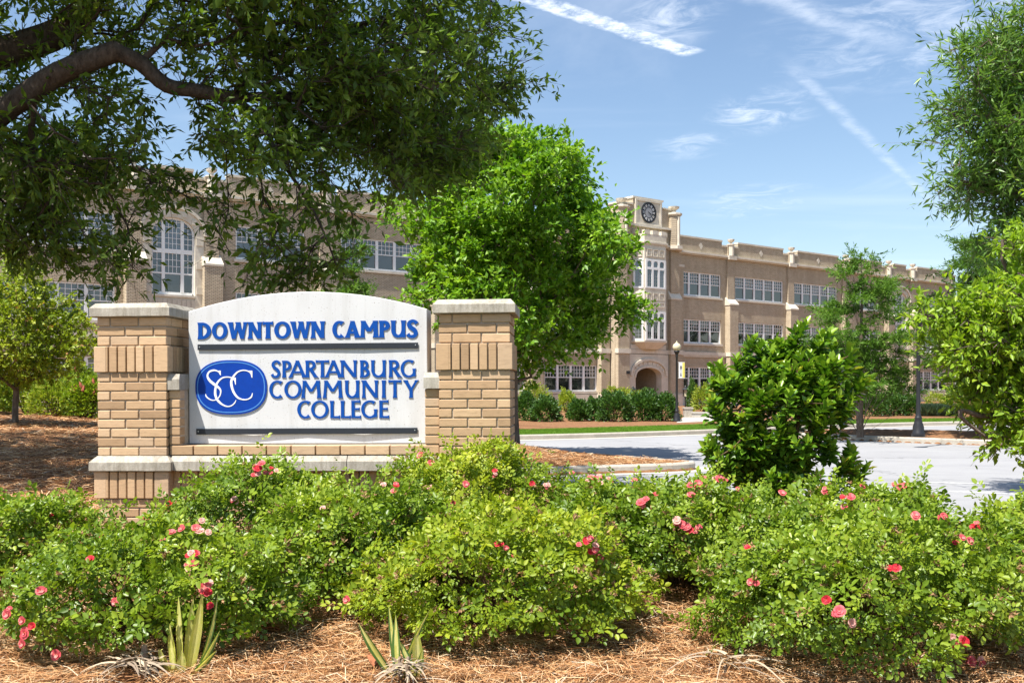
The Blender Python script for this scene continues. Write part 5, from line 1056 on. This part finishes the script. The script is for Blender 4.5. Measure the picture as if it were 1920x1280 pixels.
for k, (px, Y, hw, tp, dp, yel, lb) in enumerate(ROSES):
    x = (px - 960) / F * Y; g0 = gz1(x, Y); zt = EYE - (tp - HZ) / F * Y; h = (zt - g0) * .90; rx = hw / F * Y; cz_ = g0 + h * .40; r = np.random.RandomState(300 + k)
    o = empty('rose_bush', (x, Y, g0)); tag(o, lb, 'rose bush', 'rose bushes in the bed'); BU.append((np.array([x, Y, cz_]), np.array([rx, dp, h * .60]), k, o))
    area = rx * dp + (rx + dp) * h * .5; nc = int(5200 * area / .9)
    d = rv(nc, r); d[:, 2] = np.where(d[:, 2] < -.55, -d[:, 2], d[:, 2]); lu = lumpf(d, k * 1.7)
    q = lu * (1 - np.abs(r.normal(0, .13, nc))); rad = np.stack([np.full(nc, rx), np.full(nc, dp), np.where(d[:, 2] > 0, h * .60, h * .40)], 1); C = d * rad * q[:, None]
    # shoots that stand out of the mound
    ns = 46; sdv = rv(ns, r); sdv[:, 2] = np.abs(sdv[:, 2]) * .9 + .15; sdv = unit(sdv); sl = lumpf(sdv, k * 1.7)
    SC_ = []; SD = []
    for j in range(7):
        tt = .88 + .032 * j * (.6 + .8 * r.rand(ns)); SC_.append(sdv * np.array([rx, dp, h * .60]) * (sl * tt)[:, None] + r.normal(0, .012, (ns, 3)) + np.array([0, 0, .012 * j])); SD.append(sdv)
    C = np.concatenate([C] + SC_); d = np.concatenate([d] + SD); n = len(C)
    D = unit(d * .5 + rv(n, r) * .9 + np.array([0, 0, .25])); N = unit(d * .65 + rv(n, r) * .6 + np.array([-.15, -.18, .65]))
    P, Dd, Nn, Ls = rosette(C + np.array([0, 0, h * .40]), D, N, r); V, Fc = leaf_geo(P, Dd, Nn, Ls, Ls * .68, True, .14, .06)
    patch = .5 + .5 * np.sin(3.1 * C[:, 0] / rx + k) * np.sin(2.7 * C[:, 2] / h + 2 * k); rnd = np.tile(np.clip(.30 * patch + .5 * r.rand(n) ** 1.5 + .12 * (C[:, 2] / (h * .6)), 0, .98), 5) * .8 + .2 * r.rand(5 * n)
    foliage_obj('foliage', V, Fc, M['roseyel' if yel else 'roseleaf'], o, rnd, True)
    # spent blooms: little tan stars
    nb = int(150 * area / .5); db = rv(nb, r); db[:, 2] = np.abs(db[:, 2]); lb_ = lumpf(db, k * 1.7); Cb = db * np.array([rx, dp, h * .6]) * (lb_ * 1.0)[:, None] + np.array([0, 0, h * .40]); per = 9
    Pb = np.repeat(Cb, per, 0) + r.normal(0, .006, (nb * per, 3)); Db = unit(np.repeat(db, per, 0) + rv(nb * per, r)); V, Fc = leaf_geo(Pb, Db, rv(nb * per, r), .017 + .013 * r.rand(nb * per), .007 + .004 * r.rand(nb * per)); foliage_obj('spent_blooms', V, Fc, M['hips'], o, r.rand(nb * per), False)
    # canes
    nst = 60; a = r.rand(nst) * 6.283; q = .25 + .7 * r.rand(nst); s_ = np.stack([np.cos(a) * rx * .16, np.sin(a) * dp * .16, np.full(nst, -.03)], 1); mid = np.stack([np.cos(a) * rx * .45 * q, np.sin(a) * dp * .45 * q, np.full(nst, h * .32)], 1) + r.normal(0, .03, (nst, 3)); e = np.stack([np.cos(a) * rx * .85 * q, np.sin(a) * dp * .85 * q, h * (.4 + .5 * r.rand(nst))], 1)
    V1, F1 = tubes(s_, mid, np.full(nst, .006), np.full(nst, .0045)); V2, F2 = tubes(mid, e, np.full(nst, .0045), np.full(nst, .002)); link('canes', mesh_np('canes', np.concatenate([V1, V2]), np.concatenate([F1, F2 + len(V1)]), M['twig']), o)
def petal_mat(name, a, b, c):
    return leaf_mat(name, [(0.0, a), (0.7, b), (0.9, c), (1.0, (0.55, 0.33, 0.05))], .3, .5, .3, (1.1, 1, 1))
M['rose1'] = petal_mat('coral pink petals', (0.62, 0.075, 0.10), (0.70, 0.16, 0.17), (0.75, 0.34, 0.28)); M['rose2'] = petal_mat('red petals', (0.50, 0.012, 0.03), (0.60, 0.03, 0.05), (0.65, 0.10, 0.10)); M['rose3'] = petal_mat('faded pink petals', (0.66, 0.30, 0.26), (0.74, 0.42, 0.36), (0.8, 0.55, 0.42))
def flower_mesh(mat, sd, open_):
    r = random.Random(sd); m = MB()
    for ring, (n, rr, tilt) in enumerate(((6, 1.0, .25 if open_ else .6), (5, .68, .75 if open_ else 1.0), (4, .4, 1.2))):
        for i in range(n):
            a = 2 * math.pi * (i + .5 * ring) / n + r.uniform(-.15, .15); ca_, sa_ = math.cos(a), math.sin(a); ta_ = (-sa_, ca_); L = rr * r.uniform(.88, 1.08); ti = tilt + r.uniform(-.15, .15); vs = []
            for (v, w_) in ((.08, .12), (.55, .46), (.9, .42), (1.0, .16)):
                rad = L * v * math.cos(ti * (1 - .3 * v)); z = L * v * math.sin(ti) * .75 - .12 * v * v * rr + .06 * ring
                for s_ in (-1, 1): vs.append((ca_ * rad + ta_[0] * s_ * w_ * rr, sa_ * rad + ta_[1] * s_ * w_ * rr, z + .07 * rr))
            m.add(vs, [(0, 1, 3, 2), (2, 3, 5, 4), (4, 5, 7, 6)], r.uniform(0.05, .85) if ring < 2 else r.uniform(.5, .88))
    m.lathe([(.16, .05), (.17, .16), (.05, .22)], 0, 0, 7, a=.99); return m.mesh('flower', mat)
FM = [flower_mesh(M['rose1'], 1, True), flower_mesh(M['rose1'], 2, False), flower_mesh(M['rose2'], 3, False), flower_mesh(M['rose3'], 4, True), flower_mesh(M['rose1'], 5, True)]
FL = '167,1026,2 190,1020,2 180,1058,2 101,975,2 278,979,1 240,997,1 323,1011,1 350,998,1 368,1000,1 378,1008,3 358,1052,2 362,1067,1 397,1100,3 394,1115,2 228,1129,4 80,1113,1 28,1150,1 60,1163,1 63,1183,0 117,1226,1 480,885,0 487,892,2 500,897,1 443,943,3 328,950,2 1295,920,0 1305,915,1 1317,906,0 1348,907,0 1295,938,1 1287,990,0 1382,927,1 1462,936,1 1407,1037,2 1592,940,0 1610,923,1 1685,922,0 1695,920,1 1762,975,1 1830,993,2 1807,1022,1 1793,1017,1 1679,1071,2 1417,1096,1 1573,1150,0 1588,1165,3 1793,1203,2 1807,1240,0 1827,1235,1 1712,980,1 1543,935,1 737,921,2 794,861,1 806,874,1 929,889,2 869,914,1 811,920,3 997,909,2 1024,916,3 1073,896,1 1109,905,0 1131,905,1 1124,914,3 1191,910,1 1204,950,0 1225,956,1 1214,944,0 1274,987,0 1096,1019,2 1109,1036,1 1121,1054,0 938,1029,2 664,1127,1 855,945,1 610,960,3'
for s_ in FL.split():
    px, py, ty = map(int, s_.split(',')); dv = np.array([(px - 960) / F, 1.0, (HZ - py) / F]); o0 = np.array([0, 0, EYE]); hit = None
    for Y in np.arange(3.8, 8.0, .015):
        p = o0 + dv * Y
        for c, rad, k, bo in BU:
            q = (p - c) / rad; L = np.linalg.norm(q)
            if L < 1.35 and L < lumpf((q / L)[None], k * 1.7)[0] * 1.0: hit = (p, q / L, bo); break
        if hit: break
    if not hit:                                     # a flower on a shoot just above the nearest mound
        best = min(BU, key=lambda b: np.linalg.norm(((o0 + dv * b[0][1]) - b[0]) / b[1])); p = o0 + dv * best[0][1]; hit = (p, np.array([0, -.3, 1.]), best[3])
    p, nrm, bo = hit
    for q in range(1 if ty == 4 else random.choice((1, 2, 3, 3, 4))):
        off = np.array([random.gauss(0, .028), random.gauss(0, .012), random.gauss(0, .022)]) if q else np.zeros(3)
        f = link('flower', FM[ty if not q else random.choice((0, 1, 1, 2, 3))], bo); nv_ = Vector(unit(np.array(nrm) * .5 + np.array([random.uniform(-.5, .5), -.7, .35 + random.uniform(-.3, .4)])))
        f.location = Vector(p + off) - bo.location + nv_ * .042; f.rotation_euler = nv_.to_track_quat('Z', 'Y').to_euler(); sc_ = (.029 if ty in (0, 4) else .023) * random.uniform(.8, 1.15) * (.8 if q else 1); f.scale = (sc_, sc_ * random.uniform(.8, 1.1), sc_)
# ------------------------------------------------------------------ glossy evergreen bush in front of the car park
gb = np.array([2.17, 8.0, gz1(2.17, 8.0)]); go = empty('evergreen_bush', gb); tag(go, 'upright glossy dark green broadleaf bush in front of the car park', 'bush'); r = np.random.RandomState(77)
T = np.concatenate([ell(atY(px, py, Y), (rx / F * Y, dp, ry / F * Y), n, r, .55) for px, py, Y, rx, ry, dp, n in ((1460, 770, 8.0, 118, 130, .5, 150), (1440, 880, 8.0, 95, 50, .4, 46), (1500, 690, 8.0, 85, 65, .35, 46), (1375, 750, 7.9, 55, 60, .3, 30), (1350, 850, 7.9, 36, 30, .2, 9), (1550, 760, 8.0, 50, 70, .3, 18), (1590, 870, 8.0, 40, 36, .2, 10), (1490, 900, 7.9, 90, 40, .4, 24), (1500, 615, 8.0, 14, 14, .1, 3), (1420, 640, 8, 20, 20, .1, 4), (1345, 690, 7.9, 16, 20, .1, 3), (1605, 660, 8.0, 16, 18, .1, 3), (1615, 720, 8, 18, 20, .1, 3), (1555, 640, 8, 24, 20, .15, 5), (1330, 830, 7.9, 14, 14, .1, 2))])
init = [(gb + [0, 0, -.1], -1, .04)]
for a in range(5): chain(init, 0, [gb + [math.cos(a * 1.26) * .12, math.sin(a * 1.26) * .1, .35], gb + [math.cos(a * 1.26) * .25, math.sin(a * 1.26) * .2, .9]], .028, .014)
pos, par, rad, tip, od = grow(init, T, .3, .25, .02, 7); V, Fc = wood(pos, par, rad, .004, 2.3); link('stems', mesh_np('stems', V - gb, Fc, M['twig'], smooth=True), go)
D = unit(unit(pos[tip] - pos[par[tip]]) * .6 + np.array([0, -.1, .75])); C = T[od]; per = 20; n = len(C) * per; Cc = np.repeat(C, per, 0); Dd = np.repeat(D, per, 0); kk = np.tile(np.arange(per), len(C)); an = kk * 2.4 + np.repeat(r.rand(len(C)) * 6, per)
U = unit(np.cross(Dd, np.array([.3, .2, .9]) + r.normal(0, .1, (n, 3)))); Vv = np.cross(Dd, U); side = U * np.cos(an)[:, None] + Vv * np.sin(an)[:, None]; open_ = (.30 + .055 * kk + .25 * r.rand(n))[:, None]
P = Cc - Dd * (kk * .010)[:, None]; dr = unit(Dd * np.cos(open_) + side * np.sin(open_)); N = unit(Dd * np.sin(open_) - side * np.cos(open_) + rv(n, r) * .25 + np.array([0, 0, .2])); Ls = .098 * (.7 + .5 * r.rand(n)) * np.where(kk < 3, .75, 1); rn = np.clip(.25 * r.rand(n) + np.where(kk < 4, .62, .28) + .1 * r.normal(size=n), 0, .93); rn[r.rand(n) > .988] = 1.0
near = np.argsort(P[:, 1])[:300]; rest = np.setdiff1d(np.arange(n), near)
def glossy(V6, L=1.0): ...
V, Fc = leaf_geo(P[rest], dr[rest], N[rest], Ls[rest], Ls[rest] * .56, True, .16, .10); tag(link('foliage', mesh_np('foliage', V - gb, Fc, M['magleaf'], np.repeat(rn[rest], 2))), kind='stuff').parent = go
LV = []
for q in (.15, .3, .45, .6, .75, .9):
    V, Fc = leaf_geo(np.zeros((1, 3)), np.array([[0, 1., 0]]), np.array([[0, 0, 1.]]), 1.0, .56, True, .16, .10); LV.append(mesh_np('leaf', V, Fc, M['magleaf'], [q, q]))
from mathutils import Matrix
for i in near:
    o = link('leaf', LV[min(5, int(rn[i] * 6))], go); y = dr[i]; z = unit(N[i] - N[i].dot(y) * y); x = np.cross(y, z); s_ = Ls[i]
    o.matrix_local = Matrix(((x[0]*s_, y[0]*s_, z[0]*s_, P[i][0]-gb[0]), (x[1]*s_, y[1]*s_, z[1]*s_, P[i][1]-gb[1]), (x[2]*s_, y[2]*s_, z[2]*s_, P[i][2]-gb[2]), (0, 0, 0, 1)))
# ------------------------------------------------------------------ pine straw
def straw(n, x0, x1, y0, y1, L, w, seed, lift):
    r = np.random.RandomState(seed); x = r.uniform(x0, x1, n); y = r.uniform(y0, y1, n); ok = inside(np.stack([x, y], 1), BED); x, y = x[ok], y[ok]; n = len(x); z = gz(x, y) + .004 + lift * r.rand(n) ** 2
    a = r.rand(n) * 6.283; D = unit(np.stack([np.cos(a), np.sin(a), r.normal(0, .16, n)], 1)); S_ = np.stack([-np.sin(a), np.cos(a), r.normal(0, .4, n)], 1); S_ = unit(S_); l = (L * (.6 + .8 * r.rand(n)))[:, None]; P0 = np.stack([x, y, z], 1); bend = S_ * (r.normal(0, .10, n))[:, None] * l + np.array([0, 0, 1]) * (np.abs(r.normal(0, .05, n)))[:, None] * l; ww = (w * (.7 + .6 * r.rand(n)))[:, None]
    A = P0 - D * l / 2; B = P0 + bend; C_ = P0 + D * l / 2; up = np.cross(D, S_) * .3 + S_
    V = np.stack([A - up * ww/2, A + up * ww/2, B - up * ww/2, B + up * ww/2, C_ - up * ww/2, C_ + up * ww/2], 1).reshape(-1, 3); b = (np.arange(n) * 6)[:, None, None]; Fc = (np.array([[0, 1, 3, 2], [2, 3, 5, 4]])[None] + b).reshape(-1, 4)
    return V, Fc, r.rand(n)
M['straw'] = leaf_mat('pine needles', [(0.0, (0.17, 0.07, 0.028)), (0.3, (0.38, 0.175, 0.07)), (0.65, (0.58, 0.325, 0.145)), (0.92, (0.70, 0.50, 0.29)), (1.0, (0.66, 0.57, 0.44))], .12, .6, .25, (1, .9, .7))
Vs, Fs, Rn, b = [], [], [], 0
for a_ in ((70000, -2.9, 2.9, 3.7, 6.4, .15, .0024, 1, .03), (26000, -6.5, -2.2, 6.2, 13, .18, .005, 2, .03), (9000, -9.5, -3, 12, 21, .2, .008, 3, .03), (9000, -1.5, 3.7, 16.8, 21.5, .2, .007, 4, .03)):
    V, Fc, q = straw(*a_); Vs.append(V); Fs.append(Fc + b); Rn.append(np.repeat(q, 2)); b += len(V)
tag(link('pine_straw', mesh_np('pine_straw', np.concatenate(Vs), np.concatenate(Fs), M['straw'], np.concatenate(Rn))), 'loose orange brown pine needles strewn over the bed', 'pine straw', kind='stuff')
# ------------------------------------------------------------------ striped yuccas at the front
M['yucca'] = leaf_mat('striped yucca leaf', [(0.0, (0.07, 0.16, 0.04)), (0.45, (0.13, 0.23, 0.06)), (0.55, (0.60, 0.60, 0.13)), (1.0, (0.80, 0.76, 0.32))], .42, .45, .4)
M['deadleaf'] = leaf_mat('dead yucca leaves', [(0.0, (0.15, 0.105, 0.07)), (0.5, (0.32, 0.25, 0.185)), (1.0, (0.50, 0.40, 0.28))], .1, .8, .2, (1, .95, .85))
M['stump'] = plain('dry yucca stump', (0.24, 0.18, 0.13), .9, .2, var=.3, scale=40, bs=.4)
def blade(parent, base, az, lean, L, w, green, bend=.0, kink=None):
    m = MB(); n = 8; d = np.array([math.cos(az), math.sin(az), 0]); s_ = np.array([-math.sin(az + .0), math.cos(az), 0]); p = np.array(base, float); ang = lean; rows = []
    sd = np.array([math.sin(az) * .0 + 1, 0, 0]) * .75 + s_ * .35; sd = sd / np.linalg.norm(sd)
    for i in range(n + 1):
        t = i / n; ww = w * 1.55 * (.55 + .45 * math.sin(math.pi * min(1, t * 1.5 + .12) * .5) ) * (1 - max(0, (t - .45) / .55) ** 1.6) + .0008; dirv = d * math.sin(ang) + np.array([0, 0, math.cos(ang)]); nn = np.cross(sd, dirv); rows.append([p + sd * ww * u - nn * ww * abs(u) * -.25 for u in (-.5, -.24, 0, .24, .5)]); p = p + dirv * L / n; ang += bend / n + (kink[1] if kink and i == kink[0] else 0)
    for i in range(n):
        for j in range(4):
            edge = j in (0, 3); a = (random.uniform(.05, .4) if edge else random.uniform(.62, 1)) if green else (random.uniform(.5, .7) if edge else random.uniform(.7, 1)); m.add([rows[i][j], rows[i][j+1], rows[i+1][j+1], rows[i+1][j]], [(0, 1, 2, 3)], a)
    return m.build('leaf', M['yucca'], parent, smooth=True)
def dead_skirt(parent, n, r0, L, seed, cx=0., cy=0.):
    r = np.random.RandomState(seed); Vv = []; Fv = []; Rv = []; b = 0
    for i in range(n):
        a = r.rand() * 6.283; rr_ = r0 * r.rand(); p = np.array([cx + math.cos(a) * rr_, cy + math.sin(a) * rr_, .05 + .05 * r.rand()]); a2 = a + r.normal(0, 1.0); d = np.array([math.cos(a2), math.sin(a2), .12]); l = L * (.5 + .8 * r.rand()); w = .012 * (.5 + r.rand()); s_ = np.array([-d[1], d[0], r.normal(0, .3)]); ro = []
        for k in range(6):
            t = k / 5; ww = w * (1 - t * .8); ro += [p - s_ * ww / 2, p + s_ * ww / 2]; p = p + d * l / 5; d = d + np.array([r.normal(0, .08), r.normal(0, .08), -.16]); p[2] = max(p[2], .012)
        Vv += ro; q = r.rand()
        for k in range(5): Fv.append((b + 2*k, b + 2*k + 1, b + 2*k + 3, b + 2*k + 2)); Rv.append(q)
        b += 12
    tag(link('dead_leaves', mesh_np('dead_leaves', np.array(Vv), np.array(Fv), M['deadleaf'], Rv), parent), kind='stuff')
def P4(px, py):
    z = .36
    for _ in range(6): p = at(px, py, z); z = gz1(p.x, p.y)
    return p
p = P4(345, 1262); y1 = empty('yucca', p); tag(y1, 'striped yellow green yucca with a bent leaf at the front left', 'yucca', 'striped yuccas')
for (dx, dy, az, lean, L, w, g, bd, kk_) in ((-.02, .02, 2.6, .02, .33, .026, 0, .06, None), (.0, .03, 0, .08, .33, .024, 0, .03, None), (.02, .0, 0, .20, .35, .030, 0, -.08, None), (.025, .02, 0, .14, .34, .026, 0, .02, None), (-.035, 0, 3.14, .16, .22, .028, 0, -.1, None), (-.055, -.01, 3.14, .42, .13, .03, 0, .0, (6, -1.6)), (.05, .01, 0, .42, .36, .014, 1, -.36, None), (.055, -.02, 0, .55, .22, .022, 1, -.1, None), (.045, -.05, 0, .75, .16, .028, 1, .05, None), (-.005, -.03, 0, .05, .11, .026, 0, 0, None), (-.03, -.03, 3.14, .1, .16, .022, 0, .02, None)): blade(y1, (dx, dy, .0), az, lean, L, w, g, bd, kk_)
dead_skirt(y1, 80, .10, .12, 5, -.18, -.08)
m = MB(); m.lathe([(.016, 0), (.015, .1), (.011, .13)], -.165, -.02, 8); m.build('stump', M['stump'], y1)
p = P4(752, 1268); y2 = empty('yucca', p); tag(y2, 'small striped green yucca at the front centre', 'yucca', 'striped yuccas')
for (dx, dy, az, lean, L, w, g, bd, kk_) in ((-.035, 0, 3.14, .62, .28, .036, 1, -.12, None), (-.02, .02, 3.14, .10, .31, .022, 1, .04, None), (-.015, 0, 3.14, .03, .27, .028, 1, .0, None), (.0, .01, 0, .30, .32, .018, 1, .25, None), (.06, .0, 0, -.38, .19, .022, 1, -.1, None), (.07, .01, 0, -.02, .22, .030, 0, .0, None), (.075, -.01, 0, .08, .13, .02, 1, .2, None), (.01, -.02, 0, .5, .15, .02, 1, .9, None)): blade(y2, (dx, dy, .0), az, lean, L, w, g, bd, kk_)
dead_skirt(y2, 60, .06, .11, 6, .03, -.13)
for dx in (.0, .035): m = MB(); m.lathe([(.010, 0), (.009, .09), (.006, .1)], dx, -.05, 8); m.build('stump', M['stump'], y2)
p = P4(1360, 1262); y3 = empty('dried_yucca', p); tag(y3, 'flattened heap of pale dead leaves at the lower right', 'dead plant'); dead_skirt(y3, 22, .12, .26, 9); m = MB(); m.lathe([(.012, 0), (.011, .03), (.004, .04)], 0, 0, 7); m.build('stump', M['stump'], y3)
# fallen leaves
M['fallen'] = plain('brown fallen leaf', (0.30, 0.11, 0.05), .8, .25, var=.35, scale=40)
for px, py, s_, rz, lb in ((505, 1190, .07, .4, 'curled red brown leaf beside the left rose bush'), (705, 1248, .075, 1.5, 'large arched brown leaf left of the small yucca'), (866, 1212, .035, 2.2, 'small orange leaf on the straw below the yellowing rose'), (1006, 1212, .04, .2, 'dry leaf under the edge of the yellowing rose'), (640, 1160, .04, 2.8, 'dry brown leaf below the middle rose bushes'), (1245, 1215, .035, 1.1, 'small dead leaf on the straw at the right')):
    p = P4(px, py); m = MB(); n = 7; vs = []
    for i in range(n + 1):
        t = i / n; w_ = s_ * .5 * math.sin(math.pi * (t * .92 + .05)) ** .8; 
        for u in (-1, 0, 1): vs.append(((t - .5) * s_ * 1.5, u * w_, .012 + s_ * .35 * math.sin(math.pi * t) + (abs(u) * s_ * .18)))
    m.add(vs, [(3*i+j, 3*i+3+j, 3*i+4+j, 3*i+1+j) for i in range(n) for j in range(2)]); o = m.build('fallen_leaf', M['fallen'], None, True, p, rz); tag(o, lb, 'leaf', 'fallen leaves on the straw')
    so = o.modifiers.new('s', 'SOLIDIFY'); so.thickness = .0015
# ------------------------------------------------------------------ lamps, lanterns, pedestals
M['globe'] = plain('amber acorn glass', (0.60, 0.53, 0.36), .25, .5, var=.05)
M['yellow'] = plain('yellow banner', (0.68, 0.58, 0.14), .7); M['bgrey'] = plain('grey banner print', (0.16, 0.16, 0.19), .7)
def lamp(px, py, z, H, label):
    p = at(px, py, z); o = empty('street_lamp', p); tag(o, label, 'street lamp', 'black street lamps'); k = H / 3.4
    m = MB(); m.lathe([(a * k, b * k) for a, b in ((.17, -.05), (.17, .05), (.145, .09), (.14, .22), (.10, .34), (.085, .42), (.10, .44), (.085, .47), (.068, .52), (.056, .62), (.052, 1.0), (.046, 2.75), (.065, 2.78), (.05, 2.82), (.085, 2.92), (.12, 2.97), (.13, 3.02), (.10, 3.03))], 0, 0, 16); m.build('post', M['black'], o, True)
    m = MB(); m.lathe([(a * k, b * k) for a, b in ((.10, 3.031), (.15, 3.08), (.178, 3.16), (.17, 3.24), (.13, 3.31), (.07, 3.345))], 0, 0, 18); m.build('globe', M['globe'], o, True)
    m = MB(); m.lathe([(a * k, b * k) for a, b in ((.075, 3.346), (.06, 3.37), (.02, 3.39), (.028, 3.41), (.004, 3.45))], 0, 0, 12); m.build('finial', M['globe'], o, True); return o
lp = lamp(1269, 790, .13, 3.37, 'black lamp post with amber globe and hanging banner near the entrance')
m = MB(); m.box(.085, .235, -.008, .008, 1.86, 2.50); bn = m.build('banner', M['white'], lp); MB().box(.2355, .335, -.008, .008, 1.86, 2.50).build('banner_edge', M['yellow'], bn)
g = MB(); g.prism_xz([(.175 + .05 * math.cos(2*math.pi*i/14), 2.29 + .085 * math.sin(2*math.pi*i/14)) for i in range(14)], -.0105, -.0085); g.prism_xz([(.155, 2.21), (.165, 2.10), (.13, 1.92), (.215, 1.92), (.19, 2.10), (.195, 2.21)], -.0107, -.0086); g.build('banner_print', M['bgrey'], bn)
for z in (1.84, 2.51): MB().box(.04, .34, -.01, .01, z - .008, z + .008).build('banner_arm', M['white'], lp)
lamp(1722, 815, .33, 3.4, 'plain black lamp post on the car park island')
for px, lb in ((1187, 'black lantern on a short post left of the entrance'), (1285, 'black lantern on a short post right of the entrance')):
    Y = 66.; o = empty('lantern', ((px - 960) / F * Y, Y, .12)); tag(o, lb, 'lantern', 'lanterns by the entrance'); m = MB(); m.lathe([(.1, -.02), (.1, .06), (.05, .1), (.045, .75), (.09, .8), (.09, .84)], 0, 0, 10); m.build('post', M['black'], o)
    m = MB()
    for i in range(4): a = math.pi/4 + i * math.pi/2; m.box(.17 * math.cos(a) - .018, .17 * math.cos(a) + .018, .17 * math.sin(a) - .018, .17 * math.sin(a) + .018, .841, 1.28)
    m.build('cage', M['black'], o); MB().box(-.11, .11, -.11, .11, .85, 1.27).build('lantern_glass', M['globe'], o); m = MB(); m.lathe([(.25, 1.281), (.25, 1.31), (.1, 1.42), (.05, 1.46), (.04, 1.52), (.01, 1.56)], 0, 0, 8); m.build('lantern_roof', M['black'], o)
Y = 48.0; x = (1289.5 - 960) / F * Y
pd_ = empty('pedestal', (x, Y, .12)); tag(pd_, 'square pale stone pedestal at the end of the entrance walk', 'pedestal'); MB().box(-.20, .20, -.2, .2, 0, .42).build('block', M['cast'], pd_); MB().box(-.23, .23, -.23, .23, .421, .5).build('cap', M['cast'], pd_)
pl_ = empty('planter_wall', ((1320 - 960) / F * 47.5, 47.5, .12)); tag(pl_, 'low pale concrete planter wall right of the pedestal', 'planter'); MB().box(-.55, .55, -.2, .2, 0, .22).build('wall', M['walk'], pl_); MB().box(-.58, .58, -.23, .23, .221, .28).build('coping', M['walk'], pl_)
w4 = [at(a, b, .135) for a, b in ((1268, 792), (1345, 789), (1352, 781), (1283, 781))]; sheet('walk', [(q.x, q.y) for q in w4], .135, M['walk'], 'pale concrete walk leading to the entrance', 'path')
